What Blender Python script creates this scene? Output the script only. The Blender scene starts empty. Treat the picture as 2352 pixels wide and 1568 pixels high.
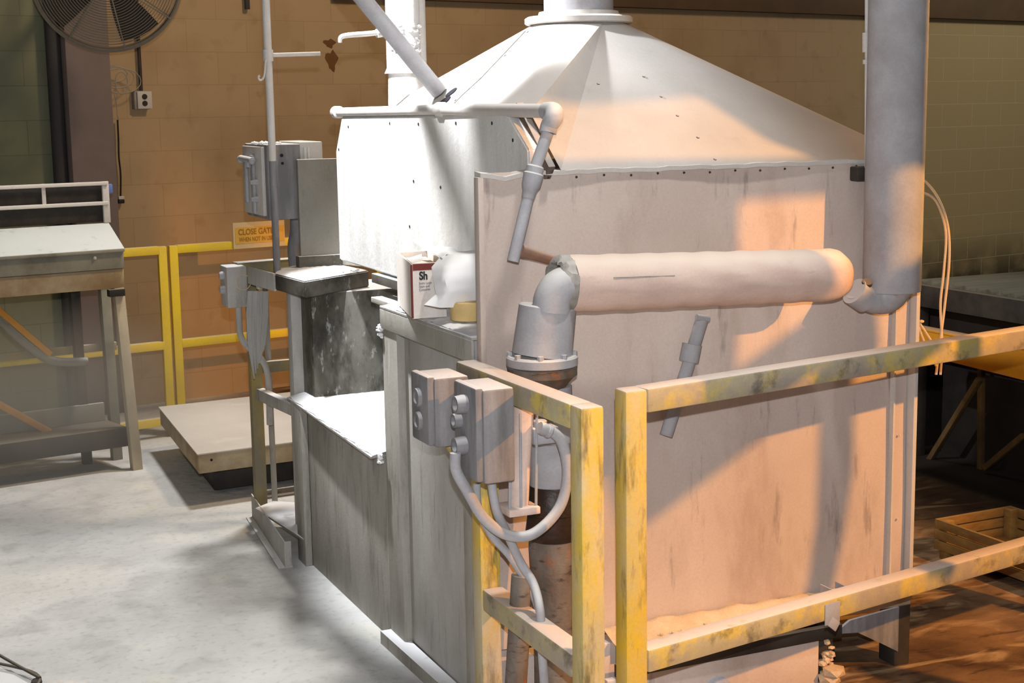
import bpy, bmesh, math, random
from mathutils import Vector, Matrix
from mathutils.bvhtree import BVHTree
random.seed(7)
sc = bpy.context.scene
V = Vector
R = math.radians

# ---------------------------------------------------------------- camera
FPX, HCAM = 3400.0, 1.8
YAW, PIT, ROL = R(24), R(9.0), R(-0.9)
_f = V((math.sin(YAW)*math.cos(PIT), math.cos(YAW)*math.cos(PIT), -math.sin(PIT)))
_r0 = V((math.cos(YAW), -math.sin(YAW), 0)); _u0 = _r0.cross(_f)
_r = _r0*math.cos(ROL) + _u0*math.sin(ROL); _u = -_r0*math.sin(ROL) + _u0*math.cos(ROL)
CAMP = V((0, 0, HCAM))
cd = bpy.data.cameras.new('camera'); cam = bpy.data.objects.new('camera', cd); sc.collection.objects.link(cam)
cd.sensor_width = 36; cd.lens = FPX/2352*36; cd.clip_start = .05; cd.clip_end = 100
m3 = Matrix((_r, _u, -_f)).transposed()
cam.matrix_world = Matrix.Translation(CAMP) @ m3.to_4x4()
sc.camera = cam

# ---------------------------------------------------------------- world, lamps, exposure
sc.view_settings.view_transform = 'Standard'; sc.view_settings.look = 'None'
sc.view_settings.gamma = 1; sc.view_settings.use_curve_mapping = False
sc.view_settings.exposure = 0.0
w = bpy.data.worlds.new('hall_ambient'); sc.world = w; w.use_nodes = True
w.node_tree.nodes['Background'].inputs[0].default_value = (1.0, .88, .74, 1)
w.node_tree.nodes['Background'].inputs[1].default_value = .12

def lamp(name, kind, loc, color, energy, aim=None, size=.1, spot=None, blend=.3):
    l = bpy.data.lights.new(name, kind); l.energy = energy; l.color = color
    if kind == 'SPOT':
        l.spot_size = R(spot); l.spot_blend = blend; l.shadow_soft_size = size
    elif kind == 'AREA': l.shape = 'DISK'; l.size = size
    else: l.shadow_soft_size = size
    o = bpy.data.objects.new(name, l); sc.collection.objects.link(o); o.location = loc
    if aim is not None: o.rotation_euler = (V(aim)-V(loc)).to_track_quat('-Z', 'Y').to_euler()
    return o
# the camera's own flash, a little above the lens
lamp('camera_flash', 'POINT', CAMP + _u*.17 + _r*.01, (.93, .95, 1.0), 400, size=.015)
# white work lamp hanging over the charging side of the machine
lamp('work_lamp', 'SPOT', (1.12, 4.98, 2.93), (.95, .97, 1.0), 440, aim=(2.2, 4.95, 1.5), size=.04, spot=64, blend=.25)
# white ceiling lamp behind the machine, over the platform
lamp('ceiling_lamp', 'SPOT', (2.3, 7.2, 4.4), (1.0, .98, .95), 480, aim=(.7, 5.6, 0), size=.2, spot=88, blend=.7)
# warm white ceiling lamp above the near right corner of the machine
lamp('ceiling_lamp_near', 'SPOT', (2.25, 2.6, 5.0), (1.0, .95, .90), 480, aim=(.9, 4.1, 0), size=.12, spot=50, blend=.6)
# cool lamp far right near the end of the block wall
lamp('far_lamp', 'SPOT', (10.2, 7.6, 4.0), (1.0, .93, .80), 200, aim=(9.3, 10.6, 1.4), size=.3, spot=120, blend=1)
# sodium lamps
SOD = V((4.8, .2, 3.1))
lamp('sodium_lamp_side', 'SPOT', SOD, (1.0, .43, .08), 1150, aim=(2.55, 3.78, 1.0), size=.04, spot=46, blend=.35)
lamp('sodium_lamp_far', 'SPOT', (7.2, 5.2, 2.15), (1.0, .48, .12), 700, aim=(3.0, 3.8, 1.6), size=.1, spot=26, blend=.5)
lamp('sodium_lamp_wall', 'SPOT', (3.6, 5.6, 4.8), (1.0, .72, .44), 380, aim=(2.9, 9.6, 1.3), size=.3, spot=130, blend=.8)

def ray(x, y): return _f + _r*((x-1176)/FPX) - _u*((y-784)/FPX)
def on(ax, val, x, y):
    d = ray(x, y); i = 'xyz'.index(ax); return CAMP + d*((val-CAMP[i])/d[i])
def onp(p0, n, x, y):
    d = ray(x, y); return CAMP + d*((V(p0)-CAMP).dot(n)/d.dot(n))

# ---------------------------------------------------------------- materials
def lin(c):
    return tuple(((v/255)/12.92 if v/255 <= .04045 else ((v/255+.055)/1.055)**2.4) for v in c) + (1,)
def mat(name, c1, c2=None, sc_=5, st=(1, 1, 1), rough=.75, metal=0, dust=0, dustc=(206, 204, 200), spots=(), bump=.15, bsc=60, th=(.35, .65), fine=.12):
    m = bpy.data.materials.new(name); m.use_nodes = True; nt = m.node_tree; N = nt.nodes; L = nt.links
    b = N['Principled BSDF']; b.inputs['Roughness'].default_value = rough; b.inputs['Metallic'].default_value = metal
    b.inputs['Specular IOR Level'].default_value = .3
    tc = N.new('ShaderNodeTexCoord')
    def noise(scale, stretch=(1, 1, 1), det=4, rgh=.6):
        mp = N.new('ShaderNodeMapping'); mp.inputs['Scale'].default_value = stretch; L.new(tc.outputs['Object'], mp.inputs['Vector'])
        n = N.new('ShaderNodeTexNoise'); n.inputs['Scale'].default_value = scale; n.inputs['Detail'].default_value = det; n.inputs['Roughness'].default_value = rgh
        L.new(mp.outputs[0], n.inputs['Vector']); return n.outputs['Fac']
    def ramp(src, a, bb):
        r = N.new('ShaderNodeMapRange'); r.inputs[1].default_value = a; r.inputs[2].default_value = bb; r.clamp = True; L.new(src, r.inputs[0]); return r.outputs[0]
    def mix(fac, a, bcol):
        x = N.new('ShaderNodeMix'); x.data_type = 'RGBA'
        if isinstance(fac, float): x.inputs[0].default_value = fac
        else: L.new(fac, x.inputs[0])
        for s, v in ((6, a), (7, bcol)):
            if isinstance(v, tuple): x.inputs[s].default_value = v
            else: L.new(v, x.inputs[s])
        return x.outputs[2]
    def mul(a, k):
        x = N.new('ShaderNodeMath'); x.operation = 'MULTIPLY'; L.new(a, x.inputs[0])
        if isinstance(k, (int, float)): x.inputs[1].default_value = k
        else: L.new(k, x.inputs[1])
        return x.outputs[0]
    col = mix(ramp(noise(sc_, st), *th), lin(c1), lin(c2 or c1))
    for (c, s, st2, lo, hi, amt) in spots:
        col = mix(mul(ramp(noise(s, st2, 6, .65), lo, hi), amt), col, lin(c))
    if fine:
        g = noise(140, (1, 1, 1), 2); col = mix(mul(ramp(g, .35, .7), fine), col, lin(tuple(v*.6 for v in c1)))
    if dust:
        ge = N.new('ShaderNodeNewGeometry'); sp = N.new('ShaderNodeSeparateXYZ'); L.new(ge.outputs['Normal'], sp.inputs[0])
        d = mul(ramp(sp.outputs['Z'], .25, .8), dust); d = mul(d, ramp(noise(14), .1, .4))
        col = mix(d, col, lin(dustc))
    L.new(col, b.inputs['Base Color'])
    if bump:
        bp = N.new('ShaderNodeBump'); bp.inputs['Strength'].default_value = bump; bp.inputs['Distance'].default_value = .004
        L.new(noise(bsc, (1, 1, 1), 4), bp.inputs['Height']); L.new(bp.outputs[0], b.inputs['Normal'])
    return m

def block_wall_mat(name, c1, c2, mortar, grime, gl=(.5, .75), extra=None):
    m = bpy.data.materials.new(name); m.use_nodes = True; nt = m.node_tree; N = nt.nodes; L = nt.links
    b = N['Principled BSDF']; b.inputs['Roughness'].default_value = .8; b.inputs['Specular IOR Level'].default_value = .2
    tc = N.new('ShaderNodeTexCoord'); sp = N.new('ShaderNodeSeparateXYZ'); L.new(tc.outputs['Object'], sp.inputs[0])
    cb = N.new('ShaderNodeCombineXYZ'); L.new(sp.outputs[0], cb.inputs[0])
    ad = N.new('ShaderNodeMath'); ad.operation = 'ADD'; ad.inputs[1].default_value = -.165+.2*10; L.new(sp.outputs[2], ad.inputs[0]); L.new(ad.outputs[0], cb.inputs[1])
    br = N.new('ShaderNodeTexBrick'); br.inputs['Scale'].default_value = 1; br.inputs['Brick Width'].default_value = .4; br.inputs['Row Height'].default_value = .2
    br.inputs['Mortar Size'].default_value = .003; br.inputs['Mortar Smooth'].default_value = .4; br.inputs['Bias'].default_value = 0
    br.inputs['Color1'].default_value = lin(c1); br.inputs['Color2'].default_value = lin(c2); br.inputs['Mortar'].default_value = lin(mortar)
    L.new(cb.outputs[0], br.inputs['Vector'])
    def nz(s, det=5, off=0):
        mp = N.new('ShaderNodeMapping'); mp.inputs['Location'].default_value = (off, off, off); L.new(tc.outputs['Object'], mp.inputs[0])
        n = N.new('ShaderNodeTexNoise'); n.inputs['Scale'].default_value = s; n.inputs['Detail'].default_value = det; L.new(mp.outputs[0], n.inputs['Vector']); return n.outputs['Fac']
    def rmp(s, a, bb, c=0, d=1):
        r = N.new('ShaderNodeMapRange'); r.inputs[1].default_value = a; r.inputs[2].default_value = bb; r.inputs[3].default_value = c; r.inputs[4].default_value = d; L.new(s, r.inputs[0]); return r.outputs[0]
    def mix(f, a, c):
        x = N.new('ShaderNodeMix'); x.data_type = 'RGBA'; L.new(f, x.inputs[0]); L.new(a, x.inputs[6])
        if isinstance(c, tuple): x.inputs[7].default_value = c
        else: L.new(c, x.inputs[7])
        return x.outputs[2]
    def mul(a, k):
        x = N.new('ShaderNodeMath'); x.operation = 'MULTIPLY'; L.new(a, x.inputs[0]); L.new(k, x.inputs[1]); return x.outputs[0]
    col = br.outputs['Color']
    col = mix(rmp(nz(1.6), gl[0], gl[1], 0, .55), col, lin(grime))
    col = mix(rmp(nz(7, 6, 3), .58, .75, 0, .45), col, lin(grime))
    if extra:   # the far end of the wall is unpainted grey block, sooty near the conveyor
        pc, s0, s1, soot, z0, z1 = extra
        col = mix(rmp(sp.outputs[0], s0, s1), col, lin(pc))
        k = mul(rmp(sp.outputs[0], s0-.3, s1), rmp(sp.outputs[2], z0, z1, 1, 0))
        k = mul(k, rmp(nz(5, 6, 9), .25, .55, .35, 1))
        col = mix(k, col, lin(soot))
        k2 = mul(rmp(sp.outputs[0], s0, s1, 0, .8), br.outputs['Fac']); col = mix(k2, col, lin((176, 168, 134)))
    L.new(col, b.inputs['Base Color'])
    bp = N.new('ShaderNodeBump'); bp.inputs['Strength'].default_value = .25; bp.inputs['Distance'].default_value = .004; bp.invert = True
    L.new(br.outputs['Fac'], bp.inputs['Height'])
    bp2 = N.new('ShaderNodeBump'); bp2.inputs['Strength'].default_value = .3; bp2.inputs['Distance'].default_value = .004
    L.new(nz(70, 3), bp2.inputs['Height']); L.new(bp.outputs[0], bp2.inputs['Normal']); L.new(bp2.outputs[0], b.inputs['Normal'])
    return m

DG = (70, 66, 62)
M = {}
M['panel'] = mat('dusty_sheet_steel', (200, 186, 176), (186, 170, 160), 2.2, (1, 1, .6), dust=.8, dustc=(214, 208, 200),
                 spots=[(DG, 5, (3.2, 3.2, .55), .60, .74, .55), ((128, 104, 88), 3, (1.4, 1.4, .5), .52, .75, .45)], bump=.2, bsc=40)
M['hood'] = mat('powdered_hood_steel', (200, 196, 190), (184, 178, 172), 3, rough=.8, dust=.6, dustc=(222, 220, 216), spots=[((150, 140, 132), 9, (1, 1, 1), .62, .78, .35)], bump=.15)
M['white'] = mat('powder_caked_board', (216, 215, 212), (198, 195, 190), 5, (1, 2, .4), rough=.9, dust=.6, dustc=(240, 240, 240), spots=[((170, 166, 162), 14, (1, 2.2, .35), .60, .80, .35)], bump=.55, bsc=34)
M['grime'] = mat('grimy_steel', (172, 168, 160), (146, 142, 132), 4, (1, 1, .45), dust=1, dustc=(240, 241, 244), spots=[((86, 80, 68), 8, (2.5, 2.5, .5), .52, .74, .6), ((190, 186, 176), 9, (5, 5, .5), .60, .74, .55)], bump=.25)
M['soot'] = mat('sooty_steel', (118, 116, 108), (64, 60, 48), 5, (1, 1, .55), dust=1, dustc=(240, 241, 244), spots=[((34, 32, 26), 7, (1.6, 1.6, .7), .50, .66, .8), ((196, 196, 192), 16, (2, 2, .8), .60, .72, .6)], bump=.35)
M['grime2'] = mat('dull_plate_steel', (138, 134, 124), (120, 116, 106), 4, (1, 1, .45), dust=1, spots=[((80, 76, 66), 8, (1.5, 1.5, .8), .56, .74, .5)], bump=.25)
M['traysoot'] = mat('sooty_tray_steel', (104, 100, 90), (52, 48, 40), 7, (1, 1, 1), dust=1, dustc=(240, 241, 244), spots=[((186, 184, 180), 14, (1, 1, 1), .60, .70, .6)], bump=.3)
M['roller'] = mat('dull_roller_steel', (104, 100, 84), (70, 66, 54), 3, (1, 6, 1), dust=.4, dustc=(140, 140, 124))
M['cone'] = mat('powdered_hood_sheet', (178, 174, 170), (162, 157, 152), 3, rough=.85, dust=.35, dustc=(192, 188, 184), spots=[((140, 130, 122), 9, (1, 1, 1), .62, .78, .35)], bump=.15)
M['bracem'] = mat('brown_brace_steel', (96, 72, 36), (60, 46, 28), 6)
M['ledge'] = mat('powder_coated_ledge', (196, 176, 150), (160, 140, 118), 8, dust=1, dustc=(222, 200, 170))
M['cab'] = mat('grey_cabinet_steel', (182, 179, 174), (162, 158, 150), 5, (1, 1, .5), dust=1, dustc=(228, 228, 228), spots=[((92, 88, 78), 9, (3, 3, .5), .56, .76, .6)], bump=.2)
M['dustypipe'] = mat('dusty_pipe_paint', (168, 168, 172), (152, 150, 152), 8, dust=.7, dustc=(222, 220, 216), bump=.2)
M['insul'] = mat('foil_wrapped_insulation', (216, 192, 178), (198, 174, 162), 6, (.6, 2, 2), dust=.9, dustc=(226, 210, 196), spots=[((140, 136, 140), 12, (.6, 3, 3), .60, .74, .4)], bump=.3, bsc=22)
M['fiber'] = mat('frayed_insulation_end', (168, 164, 156), (130, 126, 118), 20, bump=.9, bsc=50, dust=.5)
M['copper'] = mat('dusty_copper_pipe', (150, 108, 86), (128, 100, 84), 12, dust=.6, dustc=(196, 180, 168))
M['yellow'] = mat('chipped_yellow_paint', (208, 172, 36), (192, 168, 80), 6, (1, 1, .6), rough=.6, dust=.92, dustc=(212, 200, 192), spots=[((176, 166, 140), 5, (1, 1, .6), .42, .66, .75), ((78, 68, 44), 11, (1.6, 1.6, .35), .52, .66, .8), ((186, 180, 168), 4, (1, 1, .5), .52, .68, .7)], bump=.2)
M['yrail'] = mat('worn_yellow_rail_paint', (176, 164, 120), (148, 138, 128), 5, (1, 1, 1), rough=.6, dust=.92, dustc=(214, 200, 190), spots=[((206, 178, 50), 6, (1, 1, 1), .50, .62, .65), ((74, 66, 56), 9, (1, 1, 1), .54, .66, .7)], bump=.25)
M['ygate'] = mat('yellow_gate_paint', (232, 200, 44), (222, 190, 66), 5, rough=.55, dust=.5)
M['ydirty'] = mat('dirty_yellow_steel', (158, 136, 62), (140, 130, 100), 7, (1, 1, .5), dust=.8, spots=[((112, 108, 100), 6, (1, 1, .5), .45, .62, .7)])
M['ybeam'] = mat('amber_yellow_beam', (206, 140, 20), (186, 124, 24), 6, dust=.3)
M['box'] = mat('grey_control_box', (136, 134, 136), (100, 98, 98), 7, (2.5, 2.5, .4), dust=.95, dustc=(206, 204, 204), spots=[((130, 112, 50), 7, (1, 1, 1), .62, .72, .5)], bump=.3)
M['dark'] = mat('dark_oily_steel', (62, 56, 50), (40, 36, 32), 6, dust=.5, dustc=(150, 140, 124), rough=.6)
M['black'] = mat('black_rubber_and_shade', (26, 24, 22), (36, 30, 26), 10, rough=.55)  # rubber parts, and the sheets that paint in shade under the conveyor
M['tar'] = mat('tarry_pipe_joint', (30, 24, 20), (58, 34, 20), 12, rough=.45, bump=.5)
M['rust'] = mat('scorched_rusty_pipe', (120, 112, 104), (88, 74, 62), 8, (1, 1, .6), dust=.6, spots=[((150, 84, 34), 7, (1, 1, .6), .56, .66, .8), ((40, 34, 30), 16, (1, 1, 3), .56, .66, .7)], bump=.6)
M['rail_grey'] = mat('grey_bench_steel', (140, 136, 120), (118, 114, 102), 6, dust=.8, dustc=(196, 202, 202), spots=[((96, 88, 66), 6, (1, 1, 1), .54, .7, .5)])
M['benchleg'] = mat('tan_bench_leg', (186, 172, 146), (160, 148, 124), 6)
M['hole'] = mat('dark_opening', (26, 22, 30), rough=.9, bump=0)
M['mesh_dark'] = mat('dark_filter_mesh', (58, 52, 46), (44, 40, 38), 20)
M['wire'] = mat('pale_wire_sheath', (206, 184, 150), rough=.6)
M['fan'] = mat('dull_fan_guard_steel', (120, 114, 104), rough=.6)
M['fanb'] = mat('dark_fan_blades', (58, 52, 42), (44, 40, 32), 6)
M['plate'] = mat('galvanised_platform_plate', (206, 200, 192), (192, 184, 176), 3, rough=.55, dust=.3, spots=[((232, 230, 226), 4, (1, 1, 1), .6, .75, .5)])
M['platside'] = mat('rusty_platform_edge', (170, 156, 128), (140, 116, 84), 6, spots=[((196, 150, 70), 5, (1, 1, 1), .6, .7, .5)])
M['carton'] = mat('white_carton_board', (226, 218, 210), (214, 204, 196), 6, (3, 3, .6), spots=[((170, 130, 120), 10, (3, 3, .5), .6, .75, .4)], bump=0)
M['carton_in'] = mat('brown_carton_inside', (186, 164, 138), bump=0)
M['red'] = mat('maroon_print', (112, 50, 44), bump=0, fine=0)
M['ink'] = mat('black_ink', (44, 42, 44), bump=0, fine=0)
M['ink2'] = mat('faded_ink', (130, 126, 122), bump=0, fine=0)
M['paper'] = mat('white_paper', (240, 240, 240), (232, 232, 230), 3, rough=.85, bump=.05, fine=0)
M['kraft'] = mat('tan_tape', (206, 178, 120), (196, 168, 112), 8, bump=0)
M['sign'] = mat('amber_sign_face', (214, 170, 70), (204, 162, 80), 6, bump=0)
M['signedge'] = mat('pale_sign_face', (204, 182, 140), bump=0)
M['signink'] = mat('faded_sign_ink', (150, 112, 44), bump=0, fine=0)
M['strap'] = mat('grey_strap_webbing', (172, 170, 166), (156, 154, 148), 12, (3, 3, .3), bump=.1)
M['blue'] = mat('blue_plastic', (96, 112, 170), bump=0)
M['crate'] = mat('weathered_wooden_crate', (156, 122, 66), (120, 90, 48), 6, (1, 1, 3), dust=.5, dustc=(190, 160, 100))
M['powder'] = mat('loose_white_powder', (236, 236, 238), (222, 222, 222), 9, rough=.95, bump=.6, bsc=50, fine=0)
M['powder2'] = mat('loose_tan_powder', (216, 192, 158), (200, 172, 136), 9, rough=.95, bump=.8, bsc=40, fine=.2)
M['column'] = mat('grey_column_paint', (126, 112, 108), (112, 100, 96), 2, rough=.8)
M['strip'] = mat('dark_downpipe_paint', (62, 60, 58), (52, 50, 54), 3)
M['outlet'] = mat('grey_outlet_box', (150, 144, 134), (132, 126, 116), 8, dust=.5)
M['bbeam'] = mat('brown_bond_beam', (96, 74, 52), (84, 66, 48), 3)
M['bluegrey'] = mat('bluish_grey_patch_metal', (142, 150, 168), (160, 162, 168), 8, bump=.2)

# ---------------------------------------------------------------- mesh builder
WORLD = {}
class MB:
    def __init__(s): s.bm = bmesh.new()
    def _v(s, p): return s.bm.verts.new(p)
    def hexa(s, P, bev=0):
        v = [s._v(p) for p in P]; F = [(0, 1, 2, 3), (7, 6, 5, 4), (0, 4, 5, 1), (1, 5, 6, 2), (2, 6, 7, 3), (3, 7, 4, 0)]
        fs = [s.bm.faces.new([v[i] for i in f]) for f in F]
        if bev:
            es = {e for f in fs for e in f.edges}
            bmesh.ops.bevel(s.bm, geom=list(es), offset=bev, segments=2, affect='EDGES', profile=.5)
        return s
    def box(s, a, b, bev=0, rot=0, piv=None):
        x0, y0, z0 = a; x1, y1, z1 = b
        P = [V(p) for p in ((x0, y0, z0), (x1, y0, z0), (x1, y1, z0), (x0, y1, z0), (x0, y0, z1), (x1, y0, z1), (x1, y1, z1), (x0, y1, z1))]
        if rot:
            c = V(piv) if piv is not None else (V(a)+V(b))/2; m = Matrix.Rotation(rot, 3, 'Z'); P = [c+m@(p-c) for p in P]
        return s.hexa(P, bev)
    def beam(s, p, q, w, h, up=(0, 0, 1), bev=.002):
        p = V(p); q = V(q); d = (q-p).normalized(); u = V(up)
        if abs(d.dot(u)) > .98: u = V((1, 0, 0))
        a = d.cross(u).normalized(); b2 = a.cross(d).normalized()
        a *= w/2; b2 *= h/2
        return s.hexa([p-a-b2, p+a-b2, p+a+b2, p-a+b2, q-a-b2, q+a-b2, q+a+b2, q-a+b2], bev)
    def tube(s, pts, r, n=14, smooth=0, caps=True):
        P = [V(p) for p in pts]; rs = r if isinstance(r, (list, tuple)) else [r]*len(P)
        if smooth and len(P) > 2:
            Q = []; RR = []
            for i in range(len(P)-1):
                p0 = P[max(i-1, 0)]; p1 = P[i]; p2 = P[i+1]; p3 = P[min(i+2, len(P)-1)]
                for k in range(smooth):
                    t = k/smooth
                    Q.append(.5*((2*p1)+(p2-p0)*t+(2*p0-5*p1+4*p2-p3)*t*t+(3*p1-p0-3*p2+p3)*t**3)); RR.append(rs[i]*(1-t)+rs[i+1]*t)
            Q.append(P[-1]); RR.append(rs[-1]); P, rs = Q, RR
        d = [(P[min(i+1, len(P)-1)]-P[max(i-1, 0)]).normalized() for i in range(len(P))]
        a = d[0].orthogonal().normalized(); rings = []
        for i, p in enumerate(P):
            a = (a-d[i]*a.dot(d[i])).normalized(); b = d[i].cross(a)
            rings.append([s._v(p+(a*math.cos(2*math.pi*k/n)+b*math.sin(2*math.pi*k/n))*rs[i]) for k in range(n)])
        for A, B in zip(rings, rings[1:]):
            for k in range(n): s.bm.faces.new((A[k], A[(k+1) % n], B[(k+1) % n], B[k]))
        if caps: s.bm.faces.new(rings[0][::-1]); s.bm.faces.new(rings[-1])
        return s
    def lathe(s, p, axis, prof, n=32, caps=True):
        # prof: list of (distance along axis, radius)
        p = V(p); ax = V(axis).normalized(); a = ax.orthogonal().normalized(); b = ax.cross(a); rings = []
        for (h, r) in prof: rings.append([s._v(p+ax*h+(a*math.cos(2*math.pi*k/n)+b*math.sin(2*math.pi*k/n))*r) for k in range(n)])
        for A, B in zip(rings, rings[1:]):
            for k in range(n): s.bm.faces.new((A[k], A[(k+1) % n], B[(k+1) % n], B[k]))
        if caps: s.bm.faces.new(rings[0][::-1]); s.bm.faces.new(rings[-1])
        return s
    def prism(s, poly, vec, bev=0):
        A = [s._v(p) for p in poly]; B = [s._v(V(p)+V(vec)) for p in poly]; n = len(A)
        fs = [s.bm.faces.new(A), s.bm.faces.new(B[::-1])]
        for k in range(n): fs.append(s.bm.faces.new((A[k], B[k], B[(k+1) % n], A[(k+1) % n])))
        if bev: bmesh.ops.bevel(s.bm, geom=list({e for f in fs for e in f.edges}), offset=bev, segments=2, affect='EDGES')
        return s
    def ball(s, p, r, sx=1, sy=1, sz=1, sub=2):
        m = Matrix.Translation(p) @ Matrix.Diagonal((sx, sy, sz, 1))
        bmesh.ops.create_icosphere(s.bm, subdivisions=sub, radius=r, matrix=m); return s
    def grid(s, f, nu, nv, thick=None):
        g = [[s._v(f(i/nu, j/nv)) for j in range(nv+1)] for i in range(nu+1)]
        for i in range(nu):
            for j in range(nv): s.bm.faces.new((g[i][j], g[i+1][j], g[i+1][j+1], g[i][j+1]))
        return s
    def solid(s, t):
        bmesh.ops.recalc_face_normals(s.bm, faces=s.bm.faces[:]); r = bmesh.ops.solidify(s.bm, geom=s.bm.faces[:], thickness=t); return s
    def clumps(s, pts, r0, r1):
        for p in pts:
            r = random.uniform(r0, r1); s.ball(V(p), r, random.uniform(.8, 1.4), random.uniform(.8, 1.4), random.uniform(.5, .9), 1)
        return s
    def build(s, name, m, parent=None, sharp=38):
        bmesh.ops.recalc_face_normals(s.bm, faces=s.bm.faces[:])
        if parent is not None: org = WORLD[parent.name]
        else:
            vs = [v.co for v in s.bm.verts]; org = V(((min(v.x for v in vs)+max(v.x for v in vs))/2, (min(v.y for v in vs)+max(v.y for v in vs))/2, min(v.z for v in vs)))
        for v in s.bm.verts: v.co -= org
        for f in s.bm.faces: f.smooth = True
        for e in s.bm.edges:
            if len(e.link_faces) == 2 and e.calc_face_angle(0) > R(sharp): e.smooth = False
        me = bpy.data.meshes.new(name); s.bm.to_mesh(me); s.bm.free()
        me.materials.append(M[m] if isinstance(m, str) else m)
        o = bpy.data.objects.new(name, me); sc.collection.objects.link(o)
        if parent is not None: o.parent = parent
        else: o.location = org
        WORLD[o.name] = V(org)
        return o
def tag(o, label, cat, group=None, kind=None):
    if label: o['label'] = label
    if cat: o['category'] = cat
    if group: o['group'] = group
    if kind: o['kind'] = kind
    return o
def thing(name, loc, label, cat, group=None):
    o = bpy.data.objects.new(name, None); sc.collection.objects.link(o); o.location = loc; o.empty_display_size = .05
    WORLD[o.name] = V(loc); return tag(o, label, cat, group)
def struct(o): o['kind'] = 'structure'; return o
def text(name, s, p, right, up, size, m, parent, depth=.0006, align='LEFT', squeeze=1.0, bold=0):
    cu = bpy.data.curves.new(name, 'FONT'); cu.body = s; cu.size = size; cu.extrude = depth; cu.align_x = align; cu.offset = bold
    t = bpy.data.objects.new(name+'_tmp', cu); sc.collection.objects.link(t); bpy.context.view_layer.update()
    me = bpy.data.meshes.new_from_object(t); bpy.data.objects.remove(t)
    rt = V(right).normalized(); upv = V(up); upv = (upv-rt*upv.dot(rt)).normalized(); nn = rt.cross(upv)
    for v in me.vertices: v.co = V(p)+rt*v.co.x*squeeze+upv*v.co.y+nn*v.co.z - WORLD[parent.name]
    me.materials.clear(); me.materials.append(M[m]); o = bpy.data.objects.new(name, me); sc.collection.objects.link(o); o.parent = parent; WORLD[o.name] = WORLD[parent.name]; return o
def arc(c, a, b, r, t0, t1, n=8):
    return [V(c)+(V(a)*math.cos(t0+(t1-t0)*i/n)+V(b)*math.sin(t0+(t1-t0)*i/n))*r for i in range(n+1)]

# ================================================================ SETTING
TW = R(10); WA = V((math.cos(TW), math.sin(TW), 0)); WN = V((math.sin(TW), -math.cos(TW), 0)); WP = V((1.78, 9.26, 0))
def W(s, z, off=0): return WP + WA*s + WN*off + V((0, 0, z))   # off: distance in front of the wall

def floor_mat():
    m = bpy.data.materials.new('powdery_concrete_floor'); m.use_nodes = True; nt = m.node_tree; N = nt.nodes; L = nt.links
    b = N['Principled BSDF']; b.inputs['Roughness'].default_value = .85; b.inputs['Specular IOR Level'].default_value = .25
    ge = N.new('ShaderNodeNewGeometry'); sp = N.new('ShaderNodeSeparateXYZ'); L.new(ge.outputs['Position'], sp.inputs[0])
    def nz(s, st=(1, 1, 1), det=6, rot=0, dist=0):
        mp = N.new('ShaderNodeMapping'); mp.inputs['Scale'].default_value = st; mp.inputs['Rotation'].default_value = (0, 0, rot); L.new(ge.outputs['Position'], mp.inputs[0])
        n = N.new('ShaderNodeTexNoise'); n.inputs['Scale'].default_value = s; n.inputs['Detail'].default_value = det; n.inputs['Distortion'].default_value = dist; L.new(mp.outputs[0], n.inputs['Vector']); return n.outputs['Fac']
    def rmp(s, a, bb, c=0., d=1.):
        r = N.new('ShaderNodeMapRange'); r.inputs[1].default_value = a; r.inputs[2].default_value = bb; r.inputs[3].default_value = c; r.inputs[4].default_value = d; L.new(s, r.inputs[0]); return r.outputs[0]
    def mix(f, a, c):
        x = N.new('ShaderNodeMix'); x.data_type = 'RGBA'; L.new(f, x.inputs[0])
        for i, v in ((6, a), (7, c)):
            if isinstance(v, tuple): x.inputs[i].default_value = v
            else: L.new(v, x.inputs[i])
        return x.outputs[2]
    left = mix(rmp(nz(1.7, dist=.2), .35, .68), lin((214, 214, 212)), lin((190, 190, 187)))
    left = mix(rmp(nz(5, dist=.3), .52, .72, 0, .5), left, lin((158, 157, 158)))
    left = mix(rmp(nz(3.1, dist=.5), .60, .72, 0, .45), left, lin((220, 218, 200)))
    left = mix(rmp(nz(34, det=8), .54, .74, 0, .28), left, lin((120, 118, 118)))
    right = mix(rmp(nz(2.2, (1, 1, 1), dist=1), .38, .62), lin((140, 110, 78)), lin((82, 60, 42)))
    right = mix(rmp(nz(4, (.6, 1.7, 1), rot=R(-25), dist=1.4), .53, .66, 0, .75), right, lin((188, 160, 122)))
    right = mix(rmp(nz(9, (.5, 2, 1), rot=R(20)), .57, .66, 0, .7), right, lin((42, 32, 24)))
    right = mix(rmp(sp.outputs[0], 4.1, 4.7), right, lin((26, 20, 15)))  # near-black tint paints in the shade on the unlit floor below the conveyor
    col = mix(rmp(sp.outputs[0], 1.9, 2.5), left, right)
    L.new(col, b.inputs['Base Color'])
    bp = N.new('ShaderNodeBump'); bp.inputs['Strength'].default_value = .6; bp.inputs['Distance'].default_value = .012
    L.new(nz(16, det=8), bp.inputs['Height']); L.new(bp.outputs[0], b.inputs['Normal'])
    return m
struct(MB().box((-7, -2, -.2), (14, 13, 0)).build('floor', floor_mat()))

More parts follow.
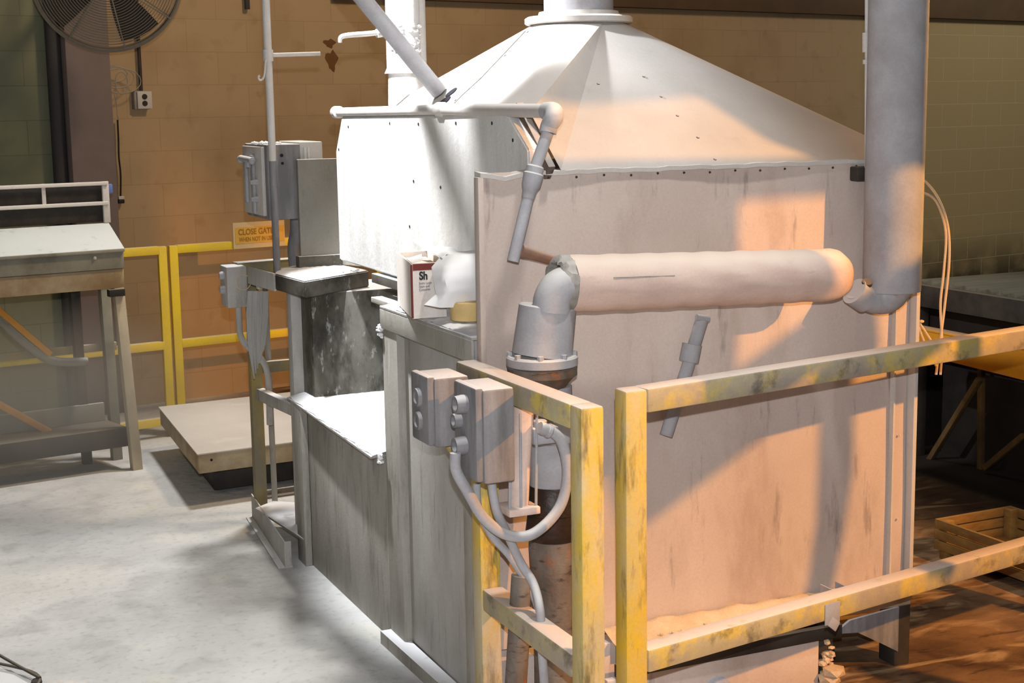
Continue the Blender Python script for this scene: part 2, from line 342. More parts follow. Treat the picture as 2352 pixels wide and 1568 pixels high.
def wall_piece(name, s0, s1, m, off=0):
    bm = MB()
    # local frame so that Object coordinates run along the wall
    me = bmesh.new(); P = [(s0, 0, 0), (s1, 0, 0), (s1, .2, 0), (s0, .2, 0), (s0, 0, 4.2), (s1, 0, 4.2), (s1, .2, 4.2), (s0, .2, 4.2)]
    bm.hexa([V(p) for p in P]); bmesh.ops.recalc_face_normals(bm.bm, faces=bm.bm.faces[:])
    mm = bpy.data.meshes.new(name); bm.bm.to_mesh(mm); mm.materials.append(m)
    o = bpy.data.objects.new(name, mm); sc.collection.objects.link(o); o.location = WP+WN*off; o.rotation_euler = (0, 0, TW); WORLD[name] = V(WP); return struct(o)
wall_piece('wall_back', -.33, 13.0, block_wall_mat('tan_painted_block', (168, 144, 112), (164, 140, 108), (156, 132, 100), (134, 108, 74),
           extra=((160, 142, 104), 5.6, 7.0, (38, 34, 28), .15, .62)))
wall_piece('wall_left', -9.0, -.33, block_wall_mat('olive_grey_painted_block', (122, 124, 100), (116, 118, 96), (104, 104, 84), (98, 98, 80)), off=-.02)
p = W(-.475, 0, .06)
struct(MB().box((p.x-.13, p.y-.10, 0), (p.x+.13, p.y+.10, 4.2), .004, TW).build('trim_1', 'column'))
struct(MB().tube([W(-.64, 0, .05), W(-.64, 4.2, .05)], .045, 16).build('trim_2', 'strip'))
struct(MB().beam(W(1.2, 2.64, .03), W(12.8, 2.60, .03), .08, .24).build('trim_3', 'bbeam'))

# ================================================================ MACHINE ENCLOSURE
YP = 3.78
enc = thing('furnace_enclosure', (2.35, 4.4, 0), 'large powder-covered sheet steel furnace enclosure filling the middle, behind the yellow guardrails', 'furnace')
pb = MB()
def panel_f(u, v):
    x = 1.59+u*(3.08-1.59); z = .235+v*1.385
    y = YP + .004*math.sin(x*9+z*3)*math.sin(z*5) + (.012*(1-u)**6*math.sin(z*6))
    return V((x, y, z))
pb.grid(panel_f, 60, 60); pb.solid(-.006); pb.build('side_panel', 'panel', enc)
b = MB()
for i in range(40):   # crinkled rolled top flange
    x0 = 1.59+i*(1.49/40); x1 = x0+1.49/40
    def wz(x): return 1.622 + .0012*math.sin(x*23) - (.016*math.exp(-((x-1.67)/.035)**2)) + .0015*math.sin(x*61)
    b.hexa([V((x0, YP-.012, wz(x0)-.012)), V((x1, YP-.012, wz(x1)-.012)), V((x1, YP+.03, wz(x1)-.012)), V((x0, YP+.03, wz(x0)-.012)), V((x0, YP-.014, wz(x0))), V((x1, YP-.014, wz(x1))), V((x1, YP+.03, wz(x1)+.004)), V((x0, YP+.03, wz(x0)+.004))])
b.build('top_flange', 'hood', enc)
b = MB(); b.box((1.583, YP-.012, .75), (1.60, YP+.02, 1.61), .002); b.build('edge_strip', 'panel', enc)
b = MB(); b.box((3.012, YP-.02, .22), (3.018, YP, 1.6)); b.build('standing_seam', 'hood', enc)
b = MB(); b.box((3.085, YP-.03, .18), (3.10, YP+.05, 1.62), .002); b.build('edge_strip', 'hood', enc)
for x in [1.80+.088*i for i in range(14)]: MB().lathe((x, YP-.006, 1.603+random.uniform(-.003, .003)), (0, -1, 0), [(0, .0038), (.003, .003)], 8).build('screw', 'dark', enc)
for z in [.45+.28*i for i in range(4)]: MB().lathe((3.05, YP-.006, z), (0, -1, 0), [(0, .004), (.003, .0035)], 8).build('screw', 'hood', enc)
# white front board with clipped corners, sits 15 cm behind the panel edge
poly = [(1.75, 5.50, 1.775), (1.75, 5.59, 1.64), (1.75, 5.59, 1.215), (1.75, 3.80, 1.205), (1.75, 3.80, 1.68), (1.75, 3.945, 1.782)]
b = MB(); b.prism(poly, (.05, 0, 0), .005); b.build('front_board', 'white', enc)
b = MB(); b.beam((1.79, 3.955, 1.795), (1.80, 3.765, 1.615), .05, .022, (1, 0, 0)); b.build('corner_angle', 'rust', enc)
b = MB()
for (px, py) in ((800, 291), (895, 283), (961, 285), (1047, 283), (950, 416), (1012, 430), (941, 520), (1130, 283), (1178, 322), (778, 343)):
    c = on('x', 1.7495, px, py); MB().lathe(c, (-1, 0, 0), [(0, .0055), (.001, .0055)], 10).build('bolt_hole', 'dark', enc)
b.bm.free()
b = MB(); b.box((2.08, 3.83, .3), (3.05, 5.25, 1.60)); b.build('core_box', 'panel', enc)
b = MB(); b.box((1.735, 3.84, 1.170), (1.80, 5.16, 1.204), .003); b.build('board_ledge', 'traysoot', enc)
b = MB(); b.box((1.71, 3.86, 1.105), (1.8, 5.10, 1.125), .003); b.build('lower_ledge', 'grime', enc)
b = MB(); b.box((2.05, 3.86, .66), (2.07, 5.58, 1.17), .003); b.build('recess_wall', 'soot', enc)
# legs and lower frame
b = MB(); b.box((1.98, 3.66, .20), (3.02, 3.80, .234), .003); b.build('base_ledge', 'ledge', enc)
b = MB(); b.box((1.66, 3.70, .0), (1.975, 3.775, .234), .003); b.build('base_sill', 'panel', enc)
for x in (2.66, 2.96):
    b = MB(); b.box((x, 3.66, 0), (x+.06, 3.74, .20), .003); b.build('foot', 'dark', enc)
b = MB(); b.prism([(2.72, 3.655, .15), (2.78, 3.655, .185), (2.97, 3.655, .20), (2.97, 3.655, .05), (2.90, 3.655, .09), (2.81, 3.655, .14)], (0, .01, 0)); b.build('gusset', 'box', enc)
b = MB(); b.box((1.93, 3.615, .155), (2.72, 3.64, .195), .002); b.build('lower_channel', 'dark', enc)
b = MB(); b.box((1.9, 3.625, .0), (2.64, 3.65, .152), .003); b.build('lower_panel', 'panel', enc)
b = MB(); b.lathe((2.27, 3.625, .05), (0, -1, 0), [(0, .05), (.012, .05), (.02, .02)], 24); b.build('round_port_cover', 'bluegrey', enc)
b = MB(); b.box((2.71, 3.66, .235), (2.77, 3.664, .295)); b.box((2.71, 3.665, .235), (2.713, 3.72, .295)); b.box((2.767, 3.665, .235), (2.77, 3.72, .295)); b.build('small_bracket', 'dustypipe', enc)
# tan powder lying on the base ledge
b = MB()
def ridge(u, v):
    x = 1.95+u*1.05; t = v; e = .5+.5*math.sin(x*7); h = .026*math.exp(-((t-.8)/.4)**2)*(.85+.15*math.sin(x*37)*math.sin(x*11))*(1.15-u*.5)
    return V((x, 3.655+t*.12+.006*math.sin(x*50), .235+h+random.uniform(0, .003)))
b.grid(ridge, 120, 8); b.clumps([(random.uniform(2.0, 3.02), random.uniform(3.66, 3.72), .245) for _ in range(50)], .003, .008)
b.clumps([(3.0+random.uniform(-.03, .03), 3.67, .265+random.uniform(-.01, .02)) for _ in range(14)], .006, .013)
tag(b.build('powder_ridge', 'powder2'), 'tan powder heaped along the ledge under the big side panel', 'powder', kind='stuff')
b = MB(); b.clumps([(2.67+random.uniform(-.02, .02), 3.63+random.uniform(-.02, .01), random.uniform(0, .15)) for _ in range(24)], .008, .018); b.clumps([(2.67, 3.61, .03), (2.68, 3.60, .055), (2.66, 3.62, .0)], .025, .032)
tag(b.build('powder_clump', 'powder2'), 'crusty tan powder clump stuck to the furnace foot beside the brown floor', 'powder', kind='stuff')

# hood: rectangular base lofted into a round collar
hood = thing('exhaust_hood', (2.4, 4.5, 1.6), 'pyramid-shaped pale sheet steel exhaust hood on top of the furnace, round collar above', 'hood')
HC = V((2.315, 4.60, 2.085)); HR = .155; n = 64
C0 = [V((1.84, 3.775, 1.622)), V((3.085, 3.775, 1.618)), V((3.085, 5.30, 1.62)), V((1.80, 5.30, 1.775))]
CA = V((1.79, 3.87, 1.785))      # the clipped front left corner, level with the white board
b = MB(); ring = [V((HC.x+HR*math.cos(2*math.pi*k/n+R(225)), HC.y+HR*math.sin(2*math.pi*k/n+R(225)), HC.z-.01)) for k in range(n)]
cv = [b._v(p) for p in C0]; ca = b._v(CA); rv = [b._v(p) for p in ring]; qn = n//4
kf = 9                              # ring vertex on the front where the flat facet starts
def fan(c, k0, k1):
    for k in range(k0, k1): b.bm.faces.new((c, rv[(k+1) % n], rv[k % n]))
fan(ca, -8, kf); b.bm.faces.new((ca, cv[0], rv[kf])); b.bm.faces.new((cv[0], cv[1], rv[kf]))
fan(cv[1], kf, 24); b.bm.faces.new((cv[1], cv[2], rv[24])); fan(cv[2], 24, 40); b.bm.faces.new((cv[2], cv[3], rv[40])); fan(cv[3], 40, 56); b.bm.faces.new((cv[3], ca, rv[56]))
bmesh.ops.recalc_face_normals(b.bm, faces=b.bm.faces[:]); HT = BVHTree.FromBMesh(b.bm)
def hood_hit(px, py):
    d = ray(px, py).normalized(); h = HT.ray_cast(CAMP, d)
    nn = h[1] if h[1].dot(d) < 0 else -h[1]
    return h[0], nn
b.build('cone', 'cone', hood, sharp=16)
b = MB(); b.lathe(HC, (0, 0, 1), [(-.012, .178), (-.008, .184), (.008, .184), (.014, .174)], 48); b.lathe(HC, (0, 0, 1), [(.012, .14), (.03, .135)], 48); b.build('collar_flange', 'hood', hood)
b = MB(); b.lathe(HC, (0, 0, 1), [(0, .118), (1.2, .118)], 40); b.build('exhaust_stack', 'dustypipe', hood)
b = MB(); sp_ = [hood_hit(*q) for q in ((1207, 72), (1160, 122), (1105, 180), (1062, 219), (1036, 246))]
b.tube([p_+n_*.0005 for p_, n_ in sp_], .0022, 6); b.build('seam', 'dark', hood)
for (px, py) in ((1478, 176), (1518, 222), (1556, 266), (1603, 316), (1642, 366), (1374, 193), (1212, 74), (1160, 128), (1104, 180), (1047, 230)):
    c, nn = hood_hit(px, py); MB().lathe(c-nn*.002, nn, [(0, .0055), (.005, .0045)], 8).build('rivet', 'rust', hood)
n0 = (C0[1]-C0[0]).cross(ring[kf]-C0[0]).normalized()
for (px, py, a) in ((1018, 236, .032), (1037, 213, .024)):   # two round openings in the left slope
    c, nn = hood_hit(px, py); MB().lathe(c-nn*.003, nn, [(0, a), (.006, a)], 24).build('round_opening', 'hole', hood)

# ---- charging cabinet at the near left
cab = thing('charging_cabinet', (1.75, 4.2, 0), 'tall grey steel cabinet with a channel beam on top, right of the white step shelf', 'cabinet')
b = MB(); b.box((1.605, 3.91, .0), (1.80, 4.50, 1.085), .002); b.build('body', 'cab', cab)
b = MB(); b.box((1.578, 4.46, 0), (1.63, 4.60, 1.085), .003); b.build('far_post', 'grime', cab)
b = MB(); b.box((1.575, 3.835, 0), (1.625, 3.91, 1.085), .003); b.build('near_post', 'grime', cab)
b = MB(); b.box((1.626, 3.84, .02), (1.80, 3.85, 1.08)); b.build('end_sheet', 'panel', cab)
b = MB(); b.box((1.571, 3.81, 1.086), (1.580, 4.60, 1.150), .002); b.build('channel_web', 'grime', cab)
b = MB(); b.box((1.571, 3.81, 1.151), (1.745, 4.60, 1.160), .002); b.build('channel_top', 'grime', cab)
b = MB(); b.box((1.645, 3.81, 1.086), (1.653, 4.60, 1.150), .002); b.build('channel_inner_web', 'grime', cab)
b = MB(); b.box((1.582, 3.815, 1.088), (1.643, 3.819, 1.149)); b.build('end_cap', 'dustypipe', cab)
b = MB(); b.lathe((1.612, 3.814, 1.12), (0, -1, 0), [(0, .022), (.002, .022)], 20); b.build('end_knockout', 'bluegrey', cab)
b = MB(); b.prism([(1.54, 4.60, 0), (1.60, 4.60, 0), (1.60, 3.75, 0), (1.555, 3.75, 0)], (0, 0, .045)); b.build('toe_ledge', 'grime', cab)
b = MB(); b.clumps([(1.572+random.uniform(-.01, .01), 4.61+random.uniform(-.02, .01), 1.075+random.uniform(-.02, .02)) for _ in range(12)], .006, .013)
b.grid(lambda u, v: V((1.575+u*.17, 3.83+v*.76, 1.161+.010*math.sin(u*3.1)*math.sin(v*3.1)+random.uniform(0, .004))), 16, 50)
tag(b.build('powder_layer', 'powder'), 'white powder lying along the channel beam on top of the cabinet', 'powder', kind='stuff')
b = MB(); b.grid(lambda u, v: V((1.558+u*.03, 3.77+v*.25, .047+.02*u*math.sin(v*3.1)+random.uniform(0, .003))), 8, 24)
tag(b.build('powder_layer', 'powder'), 'white powder drift on the toe ledge at the bottom of the cabinet', 'powder', kind='stuff')

# ---- lower step body with white shelf
step = thing('loading_step', (1.75, 5.0, 0), 'streaked grey steel step box with a white powdered shelf plate, left of the cabinet', 'step')
sa_, sb_ = on('z', .655, 659, 912), on('z', .655, 852, 1049)
b = MB(); b.box((1.585, 4.605, .0), (1.86, 5.66, .645), .003); b.build('step_body', 'grime', step)
b = MB(); b.prism([V((sb_.x+.03, 4.605, .648)), sb_+V((0, 0, -.007)), sa_+V((0, 0, -.007)), V((sa_.x+.08, 5.76, .648)), V((2.05, 5.74, .648)), V((2.05, 4.605, .648))], (0, 0, .007)); b.build('shelf_plate', 'grime', step)
b = MB(); b.box((1.555, 5.55, .0), (1.584, 5.66, .64), .004); b.build('corner_post', 'grime', step)
b = MB(); b.prism([(1.50, 6.12, .10), (1.60, 6.2, .10), (1.72, 6.1, .10), (1.60, 5.67, .10), (1.555, 5.56, .10)], (0, 0, .008)); b.build('low_shelf', 'grime', step)
b = MB(); b.box((1.632, 5.60, .66), (2.06, 5.95, 1.088), .006); b.build('upper_column', 'soot', step)
b = MB()
def shp(u, v):
    l = sb_.lerp(sa_, v); x = l.x+.004+.004*math.sin(v*40)+u*(2.05-l.x-.01); y = l.y+(u*(4.62-sb_.y)*(1-v))
    return V((x, y, .657+.010*min(1, u*8)*(1+.4*math.sin(v*9))+random.uniform(0, .003)))
b.grid(shp, 16, 60)
b.clumps([(1.555, 4.59+random.uniform(-.01, .02), .645+random.uniform(-.01, .02)) for _ in range(10)], .006, .012)
tag(b.build('powder_layer', 'powder'), 'thick white powder on the step shelf below the dark column', 'powder', kind='stuff')

# ---- tray on top of the column
tray = thing('tray', (1.68, 5.4, 1.09), 'dark-edged steel tray topped with white powder, under the thin upright metal plate', 'tray')
tp = [on('z', 1.145, *q) for q in ((640, 652), (699, 676), (848, 650))]
P = [V((1.50, 5.64, 1.085)), V((1.475, 5.17, 1.085)), V((1.90, 5.72, 1.085)), V((1.93, 6.0, 1.085)), V((1.6, 6.0, 1.085))]
P = [on('z', 1.155, *q)+V((0, 0, -.065)) for q in ((632, 629), (699, 646), (847, 621), (838, 596), (660, 608))]; P[4] = V((1.60, 5.99, 1.09)); P[3] = V((1.86, 5.99, 1.09)); P[2].z = P[1].z
b = MB(); b.prism(P, (0, 0, .065), .004); b.build('tray_body', 'traysoot', tray)
b = MB()
cx = sum((q for q in P), V())/5
ringp = []
cc = b._v(V((cx.x, cx.y, 1.167))); vs = []
for i in range(5):
    a, c = P[i], P[(i+1) % 5]
    for k in range(10):
        q = a.lerp(c, k/10); q = cx+(q-cx)*random.uniform(.955, .99); vs.append((b._v((q.x, q.y, 1.1555)), b._v(tuple(cx.lerp(q, .8).to_2d())+(1.161+random.uniform(0, .006),))))
for i in range(len(vs)):
    j = (i+1) % len(vs); b.bm.faces.new((vs[i][0], vs[j][0], vs[j][1], vs[i][1])); b.bm.faces.new((vs[i][1], vs[j][1], cc))
b.clumps([(random.uniform(1.62, 1.85), random.uniform(5.6, 5.75), 1.165) for _ in range(20)], .004, .009)
tag(b.build('powder_layer', 'powder'), 'white powder heaped on the tray below the thin upright plate', 'powder', kind='stuff')
up = thing('upright_plate', (1.75, 5.88, 1.14), 'thin rectangular grey steel plate standing on the powdery tray', 'plate')
ua, ub = on('y', 5.88, 681, 366), on('y', 5.88, 774, 366)
b = MB(); b.box((ua.x, 5.868, 1.210), (ub.x, 5.892, ua.z), .004); b.build('plate_face', 'grime2', up)
b = MB(); b.box((ua.x-.012, 5.855, 1.162), (ub.x+.0, 5.905, 1.210), .003); b.build('foot_channel', 'traysoot', up)
qa, qb = on('z', 1.165, 776, 606), on('z', 1.165, 836, 611)
b = MB(); b.beam(qa+V((0, 0, .016)), qb+V((0, 0, .016)), .03, .032, bev=.005); tag(b.build('angle_bar', 'grime'), 'short powdered angle bar lying on the tray against the white board', 'bar')

# ================================================================ STAND, CONTROL CABINET
st = thing('support_stand', (1.55, 6.0, 0), 'yellow and grey square-post steel stand left of the furnace, floor rail below', 'stand')
for nm, x, y, wd, z0, z1, m_ in (('post', 1.565, 6.28, .05, .0, 1.13, 'ydirty'), ('post', 1.62, 5.78, .062, .10, 1.10, 'cab')):
    b = MB(); b.box((x-wd/2, y-wd/2, z0), (x+wd/2, y+wd/2, z1), .004); b.build(nm, m_, st)
b = MB(); b.tube([(1.66, 6.40, 0), (1.65, 6.38, 1.12)], .013, 12); b.build('thin_post', 'grime', st)
b = MB(); b.beam((1.575, 6.25, .58), (1.62, 5.8, .58), .035, .05); b.build('cross_bar', 'grime', st)
b = MB(); b.beam((1.545, 6.36, .055), (1.475, 5.56, .055), .006, .11); b.beam((1.545, 6.36, .003), (1.475, 5.56, .003), .06, .006); b.box((1.475, 5.56, 0), (1.50, 5.565, .11)); b.build('floor_channel', 'cab', st)
b = MB(); b.beam(on('z', 1.155, 570, 612)+V((0, 0, -.036)), on('z', 1.155, 631, 628)+V((0, 0, -.036)), .010, .072); b.build('top_channel', 'cab', st)
b = MB(); b.beam((1.50, 6.28, 1.155), (1.80, 6.34, 1.155), .07, .006); b.beam((1.50, 6.25, 1.13), (1.80, 6.31, 1.13), .006, .05); b.build('back_channel', 'ydirty', st)
b = MB(); b.beam((1.60, 6.35, .68), (1.85, 6.35, .68), .03, .05); b.build('back_bar', 'ydirty', st)

cc_ = thing('control_cabinet', (1.62, 6.1, 1.35), 'big grey electrical cabinet with latches on its side, on the thin pole behind the tray', 'electrical cabinet')
b = MB(); b.box((1.558, 5.91, 1.36), (1.70, 6.27, 1.665), .006); b.build('housing', 'box', cc_)
b = MB(); b.box((1.543, 5.94, 1.375), (1.558, 6.25, 1.655), .003); cdoor = b.build('door', 'hood', cc_)
b = MB(); b.box((1.70, 5.93, 1.40), (1.80, 6.25, 1.672), .006); b.build('rear_housing', 'hood', cc_)
b = MB(); b.tube([(1.72, 5.915, 1.65), (1.72, 5.915, 1.40)], .006, 8); b.tube([(1.735, 5.915, 1.65), (1.735, 5.915, 1.40)], .005, 8); b.build('hinge_rod', 'white', cc_)
b = MB(); b.box((1.530, 6.16, 1.42), (1.543, 6.20, 1.60), .004); b.build('latch_plate', 'dustypipe', cdoor)
b = MB(); b.box((1.530, 6.04, 1.38), (1.543, 6.08, 1.62), .004); b.build('latch_plate', 'dustypipe', cdoor)
b = MB(); b.tube([(1.52, 6.19, 1.605), (1.52, 5.99, 1.60)], .013, 10); b.ball((1.52, 6.19, 1.60), .017); b.ball((1.52, 6.0, 1.598), .016); b.tube([(1.52, 6.06, 1.6), (1.52, 6.06, 1.57)], .011, 8); b.build('handle', 'dustypipe', cdoor)
for z in (1.51, 1.44):
    b = MB(); b.lathe((1.543, 6.02, z), (-1, 0, 0), [(0, .013), (.015, .012), (.03, .007)], 12); b.build('knob', 'dustypipe', cdoor)
b = MB(); b.lathe((1.62, 5.909, 1.62), (0, -1, 0), [(0, .007), (.002, .007)], 10); b.lathe((1.622, 5.909, 1.588), (0, -1, 0), [(0, .006), (.002, .006)], 10); b.build('knockout', 'hole', cc_)
b = MB(); b.clumps([(1.56+random.uniform(0, .08), 5.95+random.uniform(0, .2), 1.668) for _ in range(26)], .005, .011)
b.clumps([(1.535+random.uniform(-.01, .03), 5.97+random.uniform(-.02, .02), 1.67) for _ in range(8)], .006, .011)
tag(b.build('powder_clump', 'powder'), 'white powder crumbs on top of the big grey electrical cabinet', 'powder', kind='stuff')
b = MB(); b.tube([(1.735, 6.13, 1.42), (1.735, 6.13, 1.30), (1.715, 6.13, 1.22), (1.72, 6.13, 1.10), (1.73, 6.14, .95)], [.030, .03, .024, .022, .022], 12, 6)
tag(b.build('flexible_conduit', 'box'), 'thick grey conduit curving down from under the big electrical cabinet', 'conduit')
b = MB(); b.tube([(1.745, 5.99, 1.10), (1.715, 5.99, 1.0), (1.72, 5.99, .93), (1.735, 5.99, .85), (1.735, 5.99, .55), (1.74, 5.99, .1)], .022, 12, 6)
tag(b.build('flexible_conduit', 'cab'), 'grey conduit hanging behind the stand, against the dark column edge', 'conduit')

pole = thing('thin_pole', (1.573, 5.87, 0), 'thin white vertical pole with a side arm and hook, rising past the electrical cabinet', 'pole')
b = MB(); b.tube([(1.571, 5.87, 1.60), (1.569, 5.87, 2.6)], [.015, .017], 14); b.build('shaft', 'hood', pole)
b = MB(); b.tube([(1.573, 5.875, 1.12), (1.571, 5.87, 1.60)], .0145, 14); b.build('lower_shaft', 'box', pole)
b = MB(); b.tube([(1.57, 5.87, 2.018), (1.785, 5.87, 2.024)], .0085, 10); b.tube([(1.570, 5.87, 2.04), (1.570, 5.87, 1.995)], .021, 12); b.build('side_arm', 'hood', pole)
b = MB(); b.tube([(1.562, 5.862, 2.012), (1.552, 5.85, 1.985), (1.548, 5.85, 1.95), (1.540, 5.85, 1.926), (1.527, 5.85, 1.920), (1.522, 5.85, 1.932), (1.528, 5.85, 1.938)], .004, 8, 5); b.build('hook', 'hood', pole)

sb = thing('button_box', (1.47, 6.2, .96), 'small grey push-button box with a wire loop, left end of the stand', 'control box')
b = MB(); b.box((1.435, 6.18, .975), (1.523, 6.30, 1.150), .006); hsb = b.build('housing', 'cab', sb)
for z in (1.11, 1.05):
    b = MB(); b.lathe((1.435, 6.23, z), (-1, 0, 0), [(0, .018), (.012, .018), (.02, .012)], 14); b.build('button', 'dustypipe', hsb)
b = MB(); c = V((1.498, 6.15, 1.085)); b.tube(arc(c, (1, 0, 0), (0, .1, 1), .032, .1, 6.2, 20), .0022, 6); b.build('wire_loop', 'wire', sb)
b = MB(); b.tube([(1.495, 6.24, .978), (1.495, 6.24, .92), (1.495, 6.23, .85), (1.52, 6.22, .80), (1.575, 6.2, .74), (1.60, 6.2, .66), (1.60, 6.2, .45)], .014, 10, 5)
tag(b.build('flexible_conduit', 'cab'), 'thin grey conduit dropping from the small push-button box behind the straps', 'conduit')
s_ = thing('cable_tie_straps', (1.54, 6.1, .75), 'bundle of long grey plastic straps hanging from the stand', 'straps')
for i, (dx, tip, w_) in enumerate(((0, 0, .022), (.014, -.03, .022), (.03, -.06, .024), (.046, -.12, .024))):
    b = MB(); x0 = 1.518+dx*1.15
    pts = [on('y', 6.08, 575+i*11, 668), on('y', 6.08, 572+i*12, 720), on('y', 6.08, 574+i*9.5, 790), on('y', 6.08, 584+i*3, 870-i*12)]
    A = []
    for k, p_ in enumerate(pts):
        ww = (w_, w_*1.1, w_*.9, .004)[k]; A.append((p_-V((ww/2, 0, 0)), p_+V((ww/2, 0, 0))))
    for (a0, a1), (b0, b1) in zip(A, A[1:]):
        o_ = V((0, .003, 0)); off = V((0, -.004*i, 0)); b.hexa([a0+off, a1+off, a1+off+o_, a0+off+o_, b0+off, b1+off, b1+off+o_, b0+off+o_])
    b.build('strap', 'strap', s_)
b = MB(); b.box((1.535, 6.06, 1.06), (1.56, 6.09, 1.10), .006); b.build('knot', 'cab', s_)

# ================================================================ PIPES ON TOP
vp = thing('white_stack_pipe', (1.93, 5.3, 1.75), 'white crusted vertical pipe behind the diagonal bar, left of the hood', 'pipe')
b = MB(); b.lathe((1.945, 5.3, 1.72), (0, 0, 1), [(0, .074), (.16, .070), (.22, .068)], 32); b.build('lower_sleeve', 'white', vp)
b = MB(); b.lathe((1.935, 5.3, 1.93), (0, 0, 1), [(0, .073), (.02, .064), (.8, .062)], 32); b.build('upper_pipe', 'white', vp)
b = MB(); b.clumps([(1.935+.064*math.cos(a)+random.uniform(-.003, .003), 5.3+.064*math.sin(a), random.uniform(2.0, 2.11)) for a in [random.uniform(3.6, 5.9) for _ in range(60)]], .004, .010); b.build('crust', 'powder', vp)
b = MB(); b.lathe((2.0, 5.31, 1.80), (0, 0, 1), [(0, .028), (.8, .028)], 20); b.build('return_pipe', 'hood', vp)
fa = thing('spout_pipe', (1.72, 5.1, 2.0), 'thin white pipe arm with drooping end, left of the crusted stack pipe', 'pipe')
b = MB(); b.tube([on('y', 5.1, 781, 98), on('y', 5.1, 783, 86), on('y', 5.1, 800, 81), on('y', 5.1, 850, 77), on('y', 5.1, 905, 70)], [.006, .008, .0095, .0095, .0095], 12, 5); b.build('arm', 'hood', fa)
b = MB(); b.tube([on('y', 5.1, 865, 77), on('y', 5.1, 893, 72)], .016, 12); b.ball(on('y', 5.1, 873, 60), .007); b.tube([on('y', 5.1, 873, 60), on('y', 5.1, 875, 75)], .004, 8); b.build('valve', 'hood', fa)
e0 = V((1.88, 4.8, 1.852)); e1 = V((1.616, 4.8, 2.16)); ed = (e1-e0)
b = MB(); b.lathe(e0, ed, [(0, .026), (.004, .028), (1.15, .028)], 24); tag(b.build('diagonal_pipe', 'dustypipe'), 'grey pipe slanting down from the upper left edge to the hood', 'pipe')

fp = thing('gas_pipe', (1.74, 4.5, 1.3), 'grey pipe running along the top edge of the white board and dropping past the panel', 'pipe')
b = MB(); y0 = 3.66
b.tube([(1.755, 5.56, 1.79), (1.755, 4.45, 1.795)], .017, 16); b.tube([(1.755, 4.45, 1.795), (1.765, y0, 1.787)], .0195, 16); b.build('top_run', 'hood', fp)
b = MB(); b.lathe((1.755, 4.5, 1.795), (0, -1, 0), [(0, .02), (.01, .024), (.05, .024), (.06, .02)], 20); b.build('coupling', 'hood', fp)
b = MB(); b.lathe((1.755, 5.60, 1.79), (0, -1, 0), [(0, .018), (.01, .024), (.05, .024), (.055, .018)], 20); b.build('end_cap', 'hood', fp)
a1, a2, a3, a4 = [on('y', y0, *q) for q in ((1268, 262), (1258, 305), (1228, 390), (1178, 600))]
b = MB(); b.tube([(1.765, y0+.05, 1.787), (1.768, y0+.01, 1.785), a1+V((0, -.01, -.01)), a1.lerp(a2, .6), a2], [.025, .026, .026, .024, .024], 18, 5); b.build('elbow', 'dustypipe', fp)
b = MB(); b.tube([a2, a3, a4], .0165, 16); b.build('drop_run', 'dustypipe', fp)
b = MB(); d_ = (a4-a3).normalized(); b.lathe(a3-d_*.012, d_, [(0, .02), (.004, .024), (.02, .024), (.024, .028), (.055, .026), (.07, .02), (.09, .018)], 20); b.build('union_nut', 'dustypipe', fp)
b = MB(); b.tube([on('y', y0+.03, 1195, 575), on('y', y0+.04, 1235, 587), on('y', y0+.06, 1295, 604)], [.019, .016, .016], 14); b.build('copper_branch', 'copper', fp)

ip = thing('insulated_pipe', (2.2, 3.6, 1.25), 'thick foil-wrapped horizontal pipe crossing in front of the side panel', 'pipe')
yi = 3.60
pa, pc = on('y', yi, 1302, 652), on('y', yi, 1905, 631); dv = (pc-pa).normalized(); Ln = (pc-pa).length
b = MB(); prof = []
for i in range(61):
    t = i/60; prof.append((t*Ln, .079*(1+.003*math.sin(t*40)+.003*math.sin(t*91))*(1-.02*t)))
prof += [(Ln+.02, .074), (Ln+.045, .058), (Ln+.052, .044)]
b.lathe(pa, dv, prof, 40); 
for v in b.bm.verts: v.co += V((0, .001*math.sin(v.co.z*90+v.co.x*30), .0010*math.sin(v.co.x*60)))
b.build('wrap', 'insul', ip)
b = MB(); b.lathe(pa, -dv, [(0, .080), (.024, .077), (.034, .068), (.036, .060), (.01, .056)], 40, caps=False)
for v in b.bm.verts: v.co += V((random.uniform(-.004, .004), random.uniform(-.004, .004), random.uniform(-.004, .004)))
b.build('frayed_end', 'fiber', ip)
b = MB(); b.tube([pa.lerp(pc, .34)+V((0, -.0755, .022)), pa.lerp(pc, .12)+V((0, -.0762, .022))], .0018, 6); b.build('lap_seam', 'fiber', ip)

bu = thing('burner_duct', (1.72, 3.6, 0), 'dusty burner duct with elbow, tapered cup and bolted flange, behind the near guardrail', 'burner')
yb = 3.61
def B(px, py): return on('y', yb, px, py)
c_top = B(1258, 705); c_bot = B(1245, 815); 
b = MB(); b.lathe(c_bot, (c_top-c_bot), [(0, .083), ((c_top-c_bot).length, .079), ((c_top-c_bot).length+.004, .075)], 40); b.build('cup', 'dustypipe', bu)
b = MB(); e = [c_top+V((.0, 0, -.01)), c_top+V((.008, 0, .03)), c_top+V((.035, 0, .075)), c_top+V((.075, 0, .085))]; e = [on('y', 3.575, *q) for q in ((1266, 716), (1270, 688), (1284, 664), (1310, 650), (1345, 647))]
b.tube(e, [.052, .053, .053, .050, .050], 32, 6); b.build('elbow', 'dustypipe', bu)
b = MB(); b.lathe(c_bot, (0, 0, -1), [(0, .094), (.005, .098), (.026, .098), (.03, .09)], 40); ufl = b.build('upper_flange', 'dustypipe', bu)
b = MB(); b.lathe(c_bot-V((0, 0, .032)), (0, 0, -1), [(0, .096), (.022, .096), (.03, .085), (.06, .06)], 40); b.build('lower_flange', 'rust', bu)
